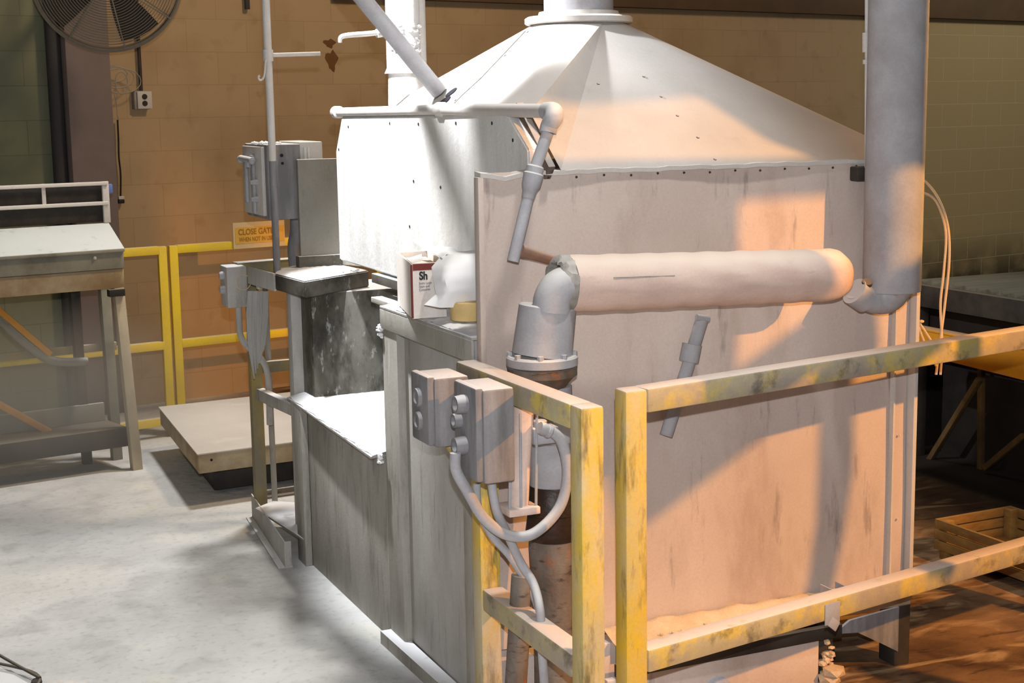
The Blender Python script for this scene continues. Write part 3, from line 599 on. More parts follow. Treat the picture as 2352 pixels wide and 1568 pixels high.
for a in range(8):
    t = a*math.pi/4+.3; MB().lathe(c_bot+V((.088*math.cos(t), .088*math.sin(t), -.002)), (0, 0, 1), [(0, .009), (.012, .009)], 6).build('flange_bolt', 'dustypipe', ufl)
z0, z1, z2, z3, z4, z5 = [B(1262, y).z for y in (885, 955, 1010, 1115, 1175, 1235)]; q = B(1266, 885)
b = MB(); b.lathe(q, (0, 0, -1), [(0, .058), (z0-z1, .060), (z0-z1+.004, .068), (z0-z2, .068), (z0-z2+.004, .060), (z0-z3, .062), (z0-z3+.01, .060)], 36)
for v in b.bm.verts: v.co += V((.0015*math.sin(v.co.z*70), .0015*math.cos(v.co.z*50), 0))
b.build('valve_body', 'dustypipe', bu)
b = MB(); b.lathe((q.x, q.y, z3), (0, 0, -1), [(-.004, .060), (.006, .069), (z3-z4, .074), (z3-z4+.004, .070), (z3-z5-.02, .077), (z3-z5, .070)], 36); b.build('tarry_joint', 'tar', bu)
b = MB(); b.lathe((q.x, q.y, z5+.004), (0, 0, -1), [(0, .066), (.03, .068), (.19, .062), (.36, .058), (z5+.004, .058)], 32)
for v in b.bm.verts: v.co += V((.002*math.sin(v.co.z*60), 0, 0))
b.build('lower_pipe', 'rust', bu)
for py in (1320, 1340, 1530):
    b = MB(); b.tube([B(1300, py), B(1385, py-12)], .009, 10); b.build('side_bolt', 'rust', bu)
    break
b = MB(); b.tube([on('y', 3.5, 1200, 1320), on('y', 3.5, 1185, 1568)], .030, 16); 
tag(b.build('vertical_drain_pipe', 'rust'), 'dark scorched small pipe dropping in front of the burner duct, behind the yellow rail', 'pipe')

ac = thing('air_cylinder', (1.55, 3.5, .72), 'pinkish dusty pneumatic cylinder with tie rods below the burner flange', 'cylinder')
yc = 3.47
def Cc(px, py): return on('y', yc, px, py)
b = MB(); b.tube([Cc(1203, 905), Cc(1190, 1165)], .028, 24); b.build('barrel', 'insul', ac)
for (x0, x1) in ((1222, 1220), (1162, 1160), (1184, 1186)):
    b = MB(); b.tube([Cc(x0, 945)-V((0, .03, 0)), Cc(x1, 1168)-V((0, .03, 0))], .004, 8); b.build('tie_rod', 'dustypipe', ac)
q = Cc(1190, 1165); b = MB(); b.box((q.x-.045, q.y-.045, q.z-.012), (q.x+.045, q.y+.045, q.z+.008), .003); b.build('end_block', 'insul', ac)
q = Cc(1235, 1010); b = MB(); b.box((q.x-.02, q.y-.02, q.z-.01), (q.x+.055, q.y+.03, q.z+.035), .006); b.lathe((q.x+.008, q.y, q.z+.035), (0, 0, 1), [(0, .018), (.015, .018), (.018, .015)], 18); b.build('port_block', 'dustypipe', ac)

def cable(name, pts, r, m_, label, cat, yv=None, sm=8):
    P_ = [on('y', p_[2] if len(p_) > 2 else yv, p_[0], p_[1]) for p_ in pts]
    b = MB(); b.tube(P_, r, 14, sm); return tag(b.build(name, m_), label, cat)
hs = thing('flexible_hose_loop', (1.6, 3.43, .68), 'fat grey flexible conduit looping from the cylinder port back up to the control box', 'hose')
b = MB(); b.tube([on('y', 3.42, *q) for q in ((1246, 985), (1262, 988), (1290, 1015), (1303, 1085), (1285, 1165), (1225, 1225), (1165, 1228), (1112, 1190), (1075, 1130), (1048, 1080), (1046, 1040))], [.013]+[.0145]*10, 16, 8); b.build('hose', 'dustypipe', hs)
b = MB(); q = on('y', 3.42, 1248, 985); b.lathe(q, (on('y', 3.42, 1270, 993)-q), [(-.012, .016), (0, .018), (.01, .016), (.012, .019), (.02, .019), (.024, .015)], 18); b.build('end_fitting', 'dustypipe', hs)
cable('dusty_cable', ((1128, 1100, 3.44), (1140, 1170, 3.44), (1165, 1225, 3.45), (1195, 1290, 3.45), (1225, 1340, 3.42), (1240, 1400, 3.36), (1244, 1480, 3.36), (1252, 1600, 3.36)), .012, 'dustypipe', 'thick grey cable from under the near control box, dropping past the yellow rail', 'cable')
cable('dusty_cable', ((1095, 1110, 3.47), (1100, 1170, 3.47), (1130, 1230, 3.48), (1170, 1275, 3.49), (1205, 1330, 3.49), (1232, 1385, 3.47), (1238, 1430, 3.44)), .0105, 'dustypipe', 'thinner grey cable running alongside the thick one behind the hose loop', 'cable')

def ctrl_box(label, x0, x1, y0, y1, z0, z1, holes):
    t = thing('control_box', ((x0+x1)/2, (y0+y1)/2, z0), label, 'control box', )
    b = MB(); b.box((x0+.018, y0, z0), (x1, y1, z1-.004), .010); b.build('housing', 'box', t)
    b = MB(); b.box((x0, y0+.006, z0+.006), (x0+.024, y1-.006, z1), .008); lid = b.build('lid', 'box', t)
    for (yy, zz, r_, l_) in holes:
        b = MB(); b.lathe((x0, yy, zz), (-1, 0, 0), [(0, r_*1.1), (l_*.4, r_*1.1), (l_, r_), (l_, r_*.72), (l_*.5, r_*.7)], 20); b.build('push_button', 'box', lid)
    return t
ctrl_box('nearer and larger grey push-button box on the yellow rail, hose looping below it', 1.395, 1.502, 3.36, 3.52, .855, 1.105, ((3.43, 1.055, .022, .03), (3.47, 1.005, .018, .02), (3.44, .945, .022, .03)))
ctrl_box('farther and smaller grey push-button box on the yellow rail corner', 1.365, 1.485, 3.62, 3.76, .90, 1.095, ((3.69, 1.03, .024, .010), (3.69, .965, .024, .010)))
b = MB(); b.tube([(1.44, 3.70, .905), (1.455, 3.67, .87), (1.50, 3.66, .84), (1.53, 3.68, .84)], .009, 10, 5); tag(b.build('cable_stub', 'ydirty'), 'short bent conduit under the smaller push-button box', 'conduit')

# ================================================================ GUARD RAILS
RW = .063
def rail(label, root, segs):
    t = thing('guardrail', root, label, 'guardrail')
    for (nm, p_, q_, m_) in segs:
        b = MB(); b.beam(p_, q_, RW, RW, bev=.008); b.build(nm, m_, t)
    return t
h2 = RW/2; ZT = 1.10
n0_, n1_ = on('z', ZT, 1380, 927), on('z', ZT, 1036, 822)
rx = 1.548; yn, yf = 3.075, 3.80; e_ = .0012
g1 = rail('left section of yellow square-tube guardrail, two control boxes hung on it', (1.54, 3.4, 0), [
    ('top_rail', (rx, yf, ZT-h2), (rx+.012, yn+h2-.001, ZT-h2), 'yrail'),
    ('post', (rx+.012, yn, 0), (rx+.012, yn, ZT), 'yellow'),
    ('post', (rx+.010, 3.70, 0), (rx+.010, 3.70, ZT-RW), 'yellow'),
    ('mid_rail', (rx+.011, 3.665, .475-h2), (rx+.011, yn+h2, .475-h2), 'yrail')])
ga, gb = V((1.75, 3.205, 0)), on('z', ZT, 2352, 757)
gb = V((gb.x, gb.y+.03, 0)); gd = (gb-ga).normalized(); gb = ga+gd*2.1
g2 = rail('right section of yellow square-tube guardrail running to the right edge', (1.73, 3.2, 0), [
    ('top_rail', ga+gd*(h2-.001)+V((0, 0, ZT-h2)), gb+gd*.03+V((0, 0, ZT-h2)), 'yrail'),
    ('post', ga, ga+V((0, 0, ZT)), 'yellow'),
    ('post', gb, gb+V((0, 0, ZT-RW)), 'yellow'),
    ('mid_rail', ga+gd*h2+V((0, 0, .416-h2)), gb-gd*h2+V((0, 0, .408-h2)), 'yrail')])
gn = V((gd.y, -gd.x, 0)); cq = onp(ga+gn*(h2+.002), gn, 1912, 1408)
b = MB(); b.beam(cq-gd*.03, cq+gd*.03, .004, .062); b.beam(cq-gd*.01-V((0, 0, .02)), cq+gd*.022-V((0, 0, .045)), .005, .03)
tag(b.build('clamp_plate', 'bluegrey'), 'small bluish metal clip wrapped on the lower rail of the right guardrail', 'clip')

# ================================================================ RIGHT DUCT, ROD, WIRES
du = thing('vertical_duct', (2.93, 3.66, 1.2), 'tall grey round duct at the right end of the side panel, elbow at its foot', 'duct')
yd = 3.66
dt, db = on('y', yd, 2048, -400), on('y', yd, 2048, 668)
b = MB(); b.lathe(db, V((0.0, 0, 1)), [(0, .086), (.004, .088), (1.6, .090)], 48); b.build('duct_tube', 'dustypipe', du)
D_ = lambda x, y, yy=yd: on('y', yy, x, y)
b = MB(); b.tube([D_(2042, 664), D_(2035, 683), D_(2012, 692), D_(1985, 682), D_(1968, 664)], [.076, .052, .038, .036, .038], 28, 6); b.build('elbow', 'dustypipe', du)
b = MB(); b.tube([D_(1990, 690)+V((0, 0, 0)), D_(1962, 668)], [.041, .044], 24); b.build('branch_stub', 'dustypipe', du)
b = MB(); b.lathe(D_(1982, 652)+V((0, -.018, 0)), (-.2, -.6, 1), [(0, .016), (.012, .016)], 16); b.build('stub_opening', 'dark', du)
b = MB(); b.tube([D_(1991, -60, 3.72), D_(1990, 385, 3.72)], .006, 10); b.tube([D_(1988, 75, 3.72), D_(1988, 120, 3.72)], .010, 10); b.tube([D_(1988, 137, 3.72), D_(1988, 147, 3.72)], .009, 10)
tag(b.build('sensor_rod', 'hood'), 'thin vertical rod with a coupling just left of the tall duct', 'rod')
b = MB(); q = on('y', 3.74, 1983, 393); b.box((q.x-.03, q.y-.01, q.z-.03), (q.x+.03, q.y+.03, q.z+.015), .005); tag(b.build('corner_clip', 'dark'), 'small dark bracket at the panel corner beside the duct', 'bracket')
dg = thing('slanted_support_pipe', (2.23, 3.72, 1.0), 'short dusty slanted pipe fixed to the side panel below the insulated pipe', 'pipe')
b = MB(); b.tube([on('y', 3.73, 1612, 735), on('y', 3.73, 1568, 880), on('y', 3.73, 1530, 1000)], [.020, .020, .020], 16); b.build('pipe_run', 'dustypipe', dg)
b = MB(); b.tube([on('y', 3.725, 1590, 790), on('y', 3.725, 1582, 830)], .030, 16); b.build('coupling', 'dustypipe', dg)
b = MB(); b.tube([on('y', 3.72, 1600, 728), on('y', 3.72, 1628, 733)], .01, 10); b.build('cross_pin', 'dustypipe', dg)
wl = thing('wire_bundle', (3.38, 4.0, .7), 'pair of pale wires arcing behind the tall duct and hanging to the right', 'wires')
for pts in (((2090, 400), (2120, 412), (2155, 455), (2177, 520), (2180, 600), (2170, 700), (2160, 780), (2150, 860)), ((2090, 430), (2115, 440), (2150, 462), (2172, 530), (2168, 620), (2160, 700), (2164, 790), (2160, 860))):
    b = MB(); b.tube([on('y', 3.66, pts[0][0]-20, pts[0][1])]+[on('y', 4.0, *q) for q in pts], .0045, 8, 6); b.build('wire', 'wire', wl)
b = MB(); q = on('y', 4.0, 2108, 445); b.lathe(q, (1, 0, -.1), [(-.012, .006), (0, .014), (.008, .014), (.012, .006)], 12); b.build('grommet', 'wire', wl)
wl2 = thing('wire_bundle', (3.25, 4.0, .9), 'pair of tied pale wires slanting down right of the panel edge, above the yellow beam', 'wires')
for pts in (((2090, 700), (2108, 745), (2125, 790), (2150, 840)), ((2092, 715), (2112, 742), (2140, 785), (2165, 830))):
    b = MB(); b.tube([on('y', 3.80, pts[0][0]-12, pts[0][1]-30)]+[on('y', 3.95, *q) for q in pts], .004, 8, 6); b.build('wire', 'wire', wl2)
b = MB(); b.ball(on('y', 3.94, 2116, 738), .010, 1, 1, .6); b.build('tie', 'wire', wl2)
b = MB()
for (px, py, w_) in ((2096, 900, 14), (2094, 915, 8), (2092, 945, 5), (2096, 985, 9)):
    q = on('y', 3.82, 2080, py); b.box((q.x-.01, q.y, q.z-.008), (q.x+w_*.0016+.012, q.y+.03, q.z+.004), .002)
tag(b.build('hinge_hardware', 'hood'), 'small pale hinge hardware poking out at the right edge of the side panel', 'hinge')
b = MB(); b.box((3.10, 3.80, .25), (3.125, 3.83, .93), .002); tag(b.build('edge_angle', 'hood'), 'narrow pale steel strip standing at the right edge of the side panel', 'strip')

# ================================================================ CARTON, PAPER, TAPE
ct = thing('carton', (1.66, 4.40, 1.16), 'opened white carton printed Sh in black, standing on the cabinet beam', 'carton')
k0, k1, k2 = on('z', 1.168, 948, 732), on('z', 1.168, 922, 688), on('z', 1.168, 1052, 718)
ky = 4.33; K = on('z', 1.172, 949, 732); Ka = V((1, -.03, 0)).normalized(); Kb = V((.22, .97, 0)).normalized()
ht = .168; wx = .105; wy = .36
def CT(u, v, h): return K+Ka*u+Kb*v+V((0, 0, h))
b = MB()
for (u0, v0, u1, v1) in ((0, 0, wx, 0), (0, 0, 0, wy), (wx, 0, wx, wy), (0, wy, wx, wy)):
    a_, c_ = CT(u0, v0, 0), CT(u1, v1, 0); d_ = (c_-a_).normalized(); nn = V((-d_.y, d_.x, 0))*.0025
    b.hexa([a_-nn, c_-nn, c_+nn, a_+nn, a_-nn+V((0, 0, ht)), c_-nn+V((0, 0, ht)), c_+nn+V((0, 0, ht)), a_+nn+V((0, 0, ht))])
b.prism([CT(0, 0, 0), CT(wx, 0, 0), CT(wx, wy, 0), CT(0, wy, 0)], (0, 0, .003))
b.build('carton_body', 'carton', ct)
b = MB(); b.hexa([CT(0, .0, ht), CT(.0, .13, ht), CT(.05, .13, ht+.012), CT(.035, .0, ht+.006), CT(0, 0, ht+.002), CT(0, .13, ht+.002), CT(.05, .13, ht+.014), CT(.035, 0, ht+.008)]); b.build('torn_flap', 'carton', ct)
b = MB(); b.hexa([CT(.01, .012, ht*.8), CT(wx-.01, .012, ht*.8), CT(wx-.01, wy-.02, ht*.8), CT(.01, wy-.02, ht*.8), CT(.01, .012, ht*.9), CT(wx-.01, .012, ht*.9), CT(wx-.01, wy-.02, ht*.9), CT(.01, wy-.02, ht*.9)]); b.build('inner_board', 'carton_in', ct)
b = MB(); o_ = V((0, -.0035, 0)); b.hexa([CT(.002, 0, ht-.022)+o_, CT(wx-.002, 0, ht-.022)+o_, CT(wx-.002, 0, ht-.022)+o_*.8, CT(.002, 0, ht-.022)+o_*.8, CT(.002, 0, ht-.002)+o_, CT(wx-.002, 0, ht-.002)+o_, CT(wx-.002, 0, ht-.002)+o_*.8, CT(.002, 0, ht-.002)+o_*.8]); b.build('maroon_band', 'red', ct)
text('lettering', 'Sh', CT(.0215, 0, ht-.050)+o_, Ka, (0, 0, 1), .034, 'ink', ct, bold=.0012, squeeze=.82)
for i in range(3):
    text('small_print', ('Extra Large', 'Seam and', 'Container')[i], CT(.020, 0, ht-.064-.010*i)+o_, Ka, (0, 0, 1), .0098, 'ink2', ct, squeeze=.9)
b = MB(); b.box((K.x-.0045, K.y-.0045, K.z+.002), (K.x+.0005, K.y+.001, K.z+ht-.004)); b.build('corner_edge', 'red', ct)
bg = thing('paper_bag', (1.70, 4.08, 1.23), 'crumpled white paper bag draped over a roll beside the carton', 'paper bag')
def PP(x, y, yy): return on('y', yy, x, y)
prof0 = [(975, 690, 4.10), (1000, 672, 4.09), (1010, 640, 4.07), (1000, 612, 4.08), (1018, 590, 4.10), (1045, 583, 4.13)]
b = MB()
# draped sheet: rows go from the left lower corner over a fold to the right, hidden behind the panel edge
rows = [[(974, 700, 4.07), (1010, 706, 4.05), (1050, 705, 4.05), (1100, 702, 4.06), (1150, 700, 4.07)],
        [(1002, 676, 4.07), (1030, 672, 4.02), (1060, 670, 4.02), (1100, 668, 4.04), (1150, 668, 4.06)],
        [(996, 640, 4.10), (1022, 640, 4.02), (1060, 636, 4.01), (1100, 632, 4.03), (1150, 630, 4.06)],
        [(992, 614, 4.13), (1030, 612, 4.03), (1062, 606, 4.02), (1100, 602, 4.04), (1150, 600, 4.07)],
        [(1012, 590, 4.16), (1040, 586, 4.08), (1064, 587, 4.05), (1100, 582, 4.05), (1150, 578, 4.08)],
        [(1030, 584, 4.24), (1050, 578, 4.20), (1066, 578, 4.16), (1100, 574, 4.16), (1150, 572, 4.18)],
        [(1010, 600, 4.30), (1040, 592, 4.30), (1070, 590, 4.28), (1100, 590, 4.28), (1150, 590, 4.28)]]
g = [[b._v(on('y', p_[2], p_[0], p_[1])) for p_ in r_] for r_ in rows]
for i in range(len(g)-1):
    for j in range(4): b.bm.faces.new((g[i][j], g[i+1][j], g[i+1][j+1], g[i][j+1]))
bmesh.ops.subdivide_edges(b.bm, edges=b.bm.edges[:], cuts=2, use_grid_fill=True, smooth=.25)
b.solid(-.0015); b.build('draped_sheet', 'paper', bg, sharp=70)
b = MB()
tw = [[(945, 552, 4.50), (962, 545, 4.50), (980, 560, 4.48)], [(975, 572, 4.40), (985, 566, 4.42), (1003, 566, 4.42)], [(1000, 584, 4.30), (1012, 573, 4.32), (1040, 566, 4.34)], [(1015, 592, 4.20), (1025, 583, 4.22), (1060, 588, 4.18)]]
g = [[b._v(on('y', p_[2]-.08, p_[0], p_[1])) for p_ in r_] for r_ in tw]
for i in range(3):
    for j in range(2): b.bm.faces.new((g[i][j], g[i+1][j], g[i+1][j+1], g[i][j+1]))
bmesh.ops.subdivide_edges(b.bm, edges=b.bm.edges[:], cuts=2, use_grid_fill=True, smooth=.3); b.solid(-.0015); b.build('twisted_end', 'paper', bg, sharp=70)
tr = thing('tape_roll', (1.68, 4.1, 1.165), 'tan roll under the white paper bag, half hidden by the panel edge', 'tape roll')
b = MB(); b.lathe((1.672, 4.06, 1.175), (0, 0, 1), [(0, .058), (.003, .06), (.053, .06), (.055, .058)], 36); b.build('tape', 'kraft', tr)
b = MB(); b.lathe((1.672, 4.06, 1.2305), (0, 0, 1), [(0, .03), (.001, .03)], 30); b.build('core', 'carton_in', tr)

# ================================================================ GATES + SIGN
FP = V((1.59, 8.24, 0)); FA = WA
def FG(s, z, off=0): return FP+FA*s+WN*off+V((0, 0, z))
def gate(label, s0, s1, flip):
    t = thing('yellow_gate', FG((s0+s1)/2, 0), label, 'gate', )
    for s_0 in (s0+.02, s1-.02):
        b = MB(); b.beam(FG(s_0, 0.02), FG(s_0, 1.07), .045, .045, (1, 0, 0)); b.build('post', 'ygate', t)
    for nm, z in (('top_rail', 1.05), ('mid_rail', .52), ('bottom_rail', .09)):
        b = MB(); b.beam(FG(s0+.04, z), FG(s1-.04, z), .045, .045); b.build(nm, 'ygate', t)
    return t
gate('yellow tubular gate leaf beside the workbench, left of the double posts', -1.25, -.012, 0)
gate('yellow tubular gate leaf carrying the sign, right of the double posts', .012, 1.35, 1)
sg = thing('warning_sign', FG(.5, .98, .03), 'amber CLOSE GATE sign hung on the yellow gate', 'sign')
sz = [onp(FG(0, 0, .035), WN, *q) for q in ((534, 512), (652, 497), (650, 562), (537, 572))]
s0_ = (sz[0]-FP).dot(FA); s1_ = (sz[1]-FP).dot(FA); z1_ = sz[0].z; z0_ = sz[3].z
b = MB(); b.beam(FG(s0_, (z0_+z1_)/2, .035), FG(s1_, (z0_+z1_)/2, .035), .004, z1_-z0_, bev=0); b.build('sign_board', 'signedge', sg)
b = MB(); b.beam(FG(s0_+.012, (z0_+z1_)/2+.0, .038), FG(s1_-.004, (z0_+z1_)/2+.0, .038), .002, (z1_-z0_)*.62, bev=0); b.build('amber_band', 'sign', sg)
text('lettering', 'CLOSE GATE', FG(s0_+.030, z0_+(z1_-z0_)*.53, .040), FA, (0, 0, 1), .046, 'signink', sg, bold=.0012, squeeze=.82)
text('lettering', 'WHEN NOT IN USE', FG(s0_+.034, z0_+(z1_-z0_)*.27, .040), FA, (0, 0, 1), .034, 'signink', sg, bold=.0006, squeeze=.70)

# ================================================================ WORKBENCH at the left
bn = thing('downdraft_bench', (.5, 7.9, 0), 'dusty grey steel workbench with slotted back hood, at the left edge', 'workbench')
BP = V((1.235, 7.50, 0)); NB = -WN   # NB points away from the camera
def BN(s, d, z): return BP+WA*s+NB*d+V((0, 0, z))
LFT = -1.9; DB = .34
def zz(d, px, py): return onp(BN(0, d, 0), WN, px, py).z
def ss(d, px, py): return (onp(BN(0, d, 0), WN, px, py)-BP).dot(WA)
zf, zk = zz(0, 285, 569), zz(DB, 250, 511); z1_, z2_, z3_ = zz(0, 285, 578), zz(0, 285, 617), zz(0, 285, 661)
zt_, zm_ = zz(DB, 247, 416), zz(DB, 247, 466); sr = ss(0, 285, 600); sk = ss(DB, 250, 511)
def slab(b, d0, d1, za, zb, zc, zd_, sA, sB, bev=.003):   # front z from za to zc, back z from zb to zd_
    b.hexa([BN(LFT, d0, za), BN(sA, d0, za), BN(sB, d1, zb), BN(LFT, d1, zb), BN(LFT, d0, zc), BN(sA, d0, zc), BN(sB, d1, zd_), BN(LFT, d1, zd_)], bev); return b
slab(MB(), -.02, DB, zf-.018, zk-.018, zf, zk, sr, sk).build('sloped_top', 'rail_grey', bn)
slab(MB(), .0, .05, z2_+.003, z2_+.003, zf-.019, zf-.019, sr, sr, .002).build('front_apron', 'rail_grey', bn)
slab(MB(), .012, .06, z3_, z3_, z2_, z2_, sr, sr, .002).build('lower_apron', 'platside', bn)
b = MB(); b.lathe(BN(ss(0, 217, 592), -.002, zz(0, 217, 592)), -NB, [(0, .007), (.006, .009), (.012, .006)], 12); b.build('bolt', 'hood', bn)
for z in (zt_-.01, zm_):
    b = MB(); b.beam(BN(LFT, DB, z), BN(sk, DB, z), .03, .018); b.build('back_frame', 'hood', bn)
b = MB(); b.beam(BN(sk-.009, DB, zk), BN(sk-.009, DB, zt_), .018, .034, WA); b.build('back_upright', 'hood', bn)
q_ = ss(DB, 100, 440); b = MB(); b.beam(BN(q_, DB, zm_), BN(q_, DB, zt_), .006, .02, WA); b.build('back_divider', 'hood', bn)
b = MB(); b.beam(BN(LFT, DB+.03, (zk+zt_)/2), BN(sk-.01, DB+.03, (zk+zt_)/2), .01, zt_-zk-.01, bev=0); b.build('filter_back', 'mesh_dark', bn)
q = BN(sk, DB, zz(DB, 250, 445)); b = MB(); b.box(tuple(q), tuple(q+V((.03, .03, .05))), .006); b.build('end_cap', 'blue', bn)
for (s_0, d0, z1, spl, m_, wd) in ((sr-.03, .03, z3_, .045, 'benchleg', .05), (ss(DB-.03, 237, 670), DB-.03, zk-.02, .02, 'rail_grey', .05), (ss(DB-.03, 167, 670), DB-.03, zk-.02, .02, 'dark', .045), (LFT+.03, .03, z3_, -.04, 'benchleg', .045)):
    b = MB(); b.beam(BN(s_0+spl, d0, 0), BN(s_0, d0, z1), wd, wd, WA); b.build('leg', m_, bn)
b = MB(); b.beam(BN(sr-.09, .0, z3_-.02), BN(sr-.01, .0, z3_-.02), .04, .035); b.build('leg_bracket', 'dark', bn)
z_ = zz(DB, 200, 800); b = MB(); b.beam(BN(LFT, DB, z_), BN(sk, DB, z_), .03, .04); b.build('back_stretcher', 'ydirty', bn)
za, zb = zz(.05, 150, 1045), zz(.05, 150, 1000)
slab(MB(), .05, DB, max(za, .01), max(za, .01), zb, zb, sr-.01, sr-.04).build('bottom_shelf', 'dark', bn)
slab(MB(), DB-.06, DB-.04, zb, zb, zz(DB, 150, 930), zz(DB, 150, 930), sr-.05, sr-.05).build('lower_back_panel', 'rail_grey', bn)
bp_ = BN(0, DB-.1, 0)
for (a_, c_) in (((-120, 612), (115, 812)), ((-130, 858), (135, 1003))):
    b = MB(); b.beam(onp(bp_, WN, *a_), onp(bp_, WN, *c_), .03, .05, (0, 1, 0)); b.build('diagonal_brace', 'ybeam', bn)
b = MB(); b.tube([onp(bp_, WN, *q) for q in ((-80, 650), (0, 735), (60, 790), (120, 828), (200, 830))], .022, 12, 5); b.build('bent_tube', 'rail_grey', bn)

# ================================================================ PLATFORM CART
pl = thing('platform_cart', (1.9, 7.3, 0), 'low steel platform with a pale plate top, between the gate and the stand', 'platform')
PB = V((1.375, 6.65, 0)); pA = V((1, .09, 0)).normalized(); pB = V((.045, 1, 0)).normalized()
def PT(u, v, z): return PB+pA*u+pB*v+V((0, 0, z))
def ph(b, u0, u1, v0, v1, z0, z1, bev=.003): b.hexa([PT(u0, v0, z0), PT(u1, v0, z0), PT(u1, v1, z0), PT(u0, v1, z0), PT(u0, v0, z1), PT(u1, v0, z1), PT(u1, v1, z1), PT(u0, v1, z1)], bev); return b
ph(MB(), -.005, 1.0, -.005, 1.2, .245, .25, 0).build('deck_plate', 'plate', pl)
ph(MB(), 0, 1.0, 0, 1.19, .155, .245).build('frame', 'platside', pl)
ph(MB(), .10, .95, .18, 1.1, .02, .155).build('underframe', 'dark', pl)
for (u, v) in ((.12, .25), (.12, .95), (.85, .25), (.85, .95)):
    ph(MB(), u, u+.06, v, v+.06, 0, .06).build('foot', 'dark', pl)
b = MB(); b.lathe(PT(.06, -.006, .215), (0, -1, 0), [(0, .006), (.002, .006)], 10); b.build('hole', 'hole', pl)
b = MB(); b.beam(PT(.3, -.03, .03), PT(1.0, -.03, .03), .02, .025); b.build('skid_bar', 'rust', pl)

# ================================================================ FAN, OUTLET, CABLES ON THE BACK WALL
fn = thing('wall_fan', W(-.64, 2.5, 0), 'large round industrial fan in a wire guard, top left corner', 'fan')
FC = onp(W(0, 0, .9), WN, 245, -52); fd = (CAMP-FC).normalized(); fd.z -= .15; fd.normalize(); fr = fd.orthogonal().normalized(); fr = V((0, 0, 1)).cross(fd).normalized(); fu = fd.cross(fr)
FR = .398
def ringpts(c, r_, n_=56): return [c+(fr*math.cos(2*math.pi*k/n_)+fu*math.sin(2*math.pi*k/n_))*r_ for k in range(n_+1)]
b = MB(); b.lathe(FC-fd*.06, fd, [(0, FR*.97), (.01, FR), (.075, FR), (.085, FR*.965), (.078, FR*.955), (.005, FR*.96)], 72, caps=False); b.build('guard_rim', 'fan', fn)
for sgn, nm in ((1, 'front_guard'), (-1, 'rear_guard')):
    b = MB(); k = 0
    while True:
        r_ = FR*.95-k*.014
        if r_ < .09: break
        b.tube(ringpts(FC+fd*sgn*(.03+.06*(1-r_/FR)**.6), r_), .0016, 4, caps=False); k += 1
    for a in range(8):
        t = a*math.pi/4+.2; d_ = fr*math.cos(t)+fu*math.sin(t); b.tube([FC+d_*FR*.97+fd*sgn*.03, FC+d_*FR*.6+fd*sgn*.062, FC+d_*.05+fd*sgn*.088], .0035, 6)
    b.lathe(FC+fd*sgn*.085, fd*sgn, [(0, .07), (.006, .06)], 24); b.build(nm, 'fan', fn)
b = MB(); b.lathe(FC-fd*.05, fd, [(0, .06), (.08, .06), (.09, .04)], 20); b.build('hub', 'fanb', fn)
for k in range(4):
    t0 = k*math.pi/2+.5; b = MB(); g = []
    for i in range(6):
        r_ = .06+i*(FR*.88-.06)/5; row = []
        for j in range(5):
            tt = t0+(j/4-.5)*(.9-.25*i/5); z_ = (j/4-.5)*.07; row.append(b._v(FC+(fr*math.cos(tt)+fu*math.sin(tt))*r_+fd*z_))
        g.append(row)
    for i in range(5):
        for j in range(4): b.bm.faces.new((g[i][j], g[i+1][j], g[i+1][j+1], g[i][j+1]))
    b.solid(.003); b.build('blade', 'fanb', fn, sharp=60)
b = MB(); b.lathe(FC-fd*.06, -fd, [(0, .09), (.14, .09), (.16, .07)], 24); b.build('motor', 'fanb', fn)
b = MB(); q = FC-fd*.2; wq = V(q); dist = (q-WP).dot(WN); b.tube([q, q-WN*dist], .03, 12); b.tube([q, q-WN*(dist*.3)+V((0, 0, .3)), q-WN*dist+V((0, 0, .5))], .018, 10); b.build('wall_bracket', 'fan', fn)
ob = thing('outlet_box', W(-.12, 1.87, .03), 'grey duplex outlet box on the tan block wall with conduit above', 'outlet')
oc = onp(WP, WN, 322, 230); os_ = (oc-WP).dot(WA)
b = MB(); b.box((oc.x-.05, oc.y-.05, oc.z-.055), (oc.x+.05, oc.y, oc.z+.055), .004, TW); b.build('box', 'outlet', ob)
b = MB(); q = oc+WN*.058; b.box((q.x-.038, q.y-.003, q.z-.052), (q.x+.052, q.y+.003, q.z+.052), .002, TW); cpl = b.build('cover_plate', 'hood', ob)
for dz in (.02, -.02):
    b = MB(); b.lathe(oc+WN*.062+WA*.006+V((0, 0, dz)), WN, [(0, .017), (.004, .016)], 20); b.build('socket', 'dark', cpl)
b = MB(); b.tube([W(os_, oc.z+.05, .025), W(os_, 3.0, .025)], .011, 10); b.build('conduit', 'dark', ob)
pc_ = thing('pendant_cord', W(-.25, 1.3, .03), 'black cord hanging on the tan wall with a small black and white plug', 'cord')
cp = [onp(W(0, 0, .03), WN, *q) for q in ((270, 275), (272, 320), (273, 360), (277, 400), (277, 450))]
b = MB(); b.tube(cp, .0055, 8, 5); b.build('cord', 'black', pc_)
b = MB(); q = cp[-1]; b.box((q.x-.018, q.y-.018, q.z-.02), (q.x+.018, q.y+.018, q.z), .003, TW); b.build('plug_top', 'hood', pc_)
b = MB(); b.box((q.x-.018, q.y-.018, q.z-.044), (q.x+.018, q.y+.018, q.z-.021), .004, TW); b.build('plug', 'black', pc_)
b = MB(); wp = W(0, 0, .10)
for i in range(3):
    c = onp(wp, WN, 255+i*12, 170+i*8); b.tube([c+WA*(.10+.01*i)*math.cos(t*.35)+V((0, 0, (.05+.012*i)*math.sin(t*.35))) for t in range(19)], .0028, 6)
c = onp(wp, WN, 279, 190); b.tube([c+WA*.038*math.cos(t*.35)+V((0, 0, .065*math.sin(t*.35))) for t in range(19)], .0028, 6)
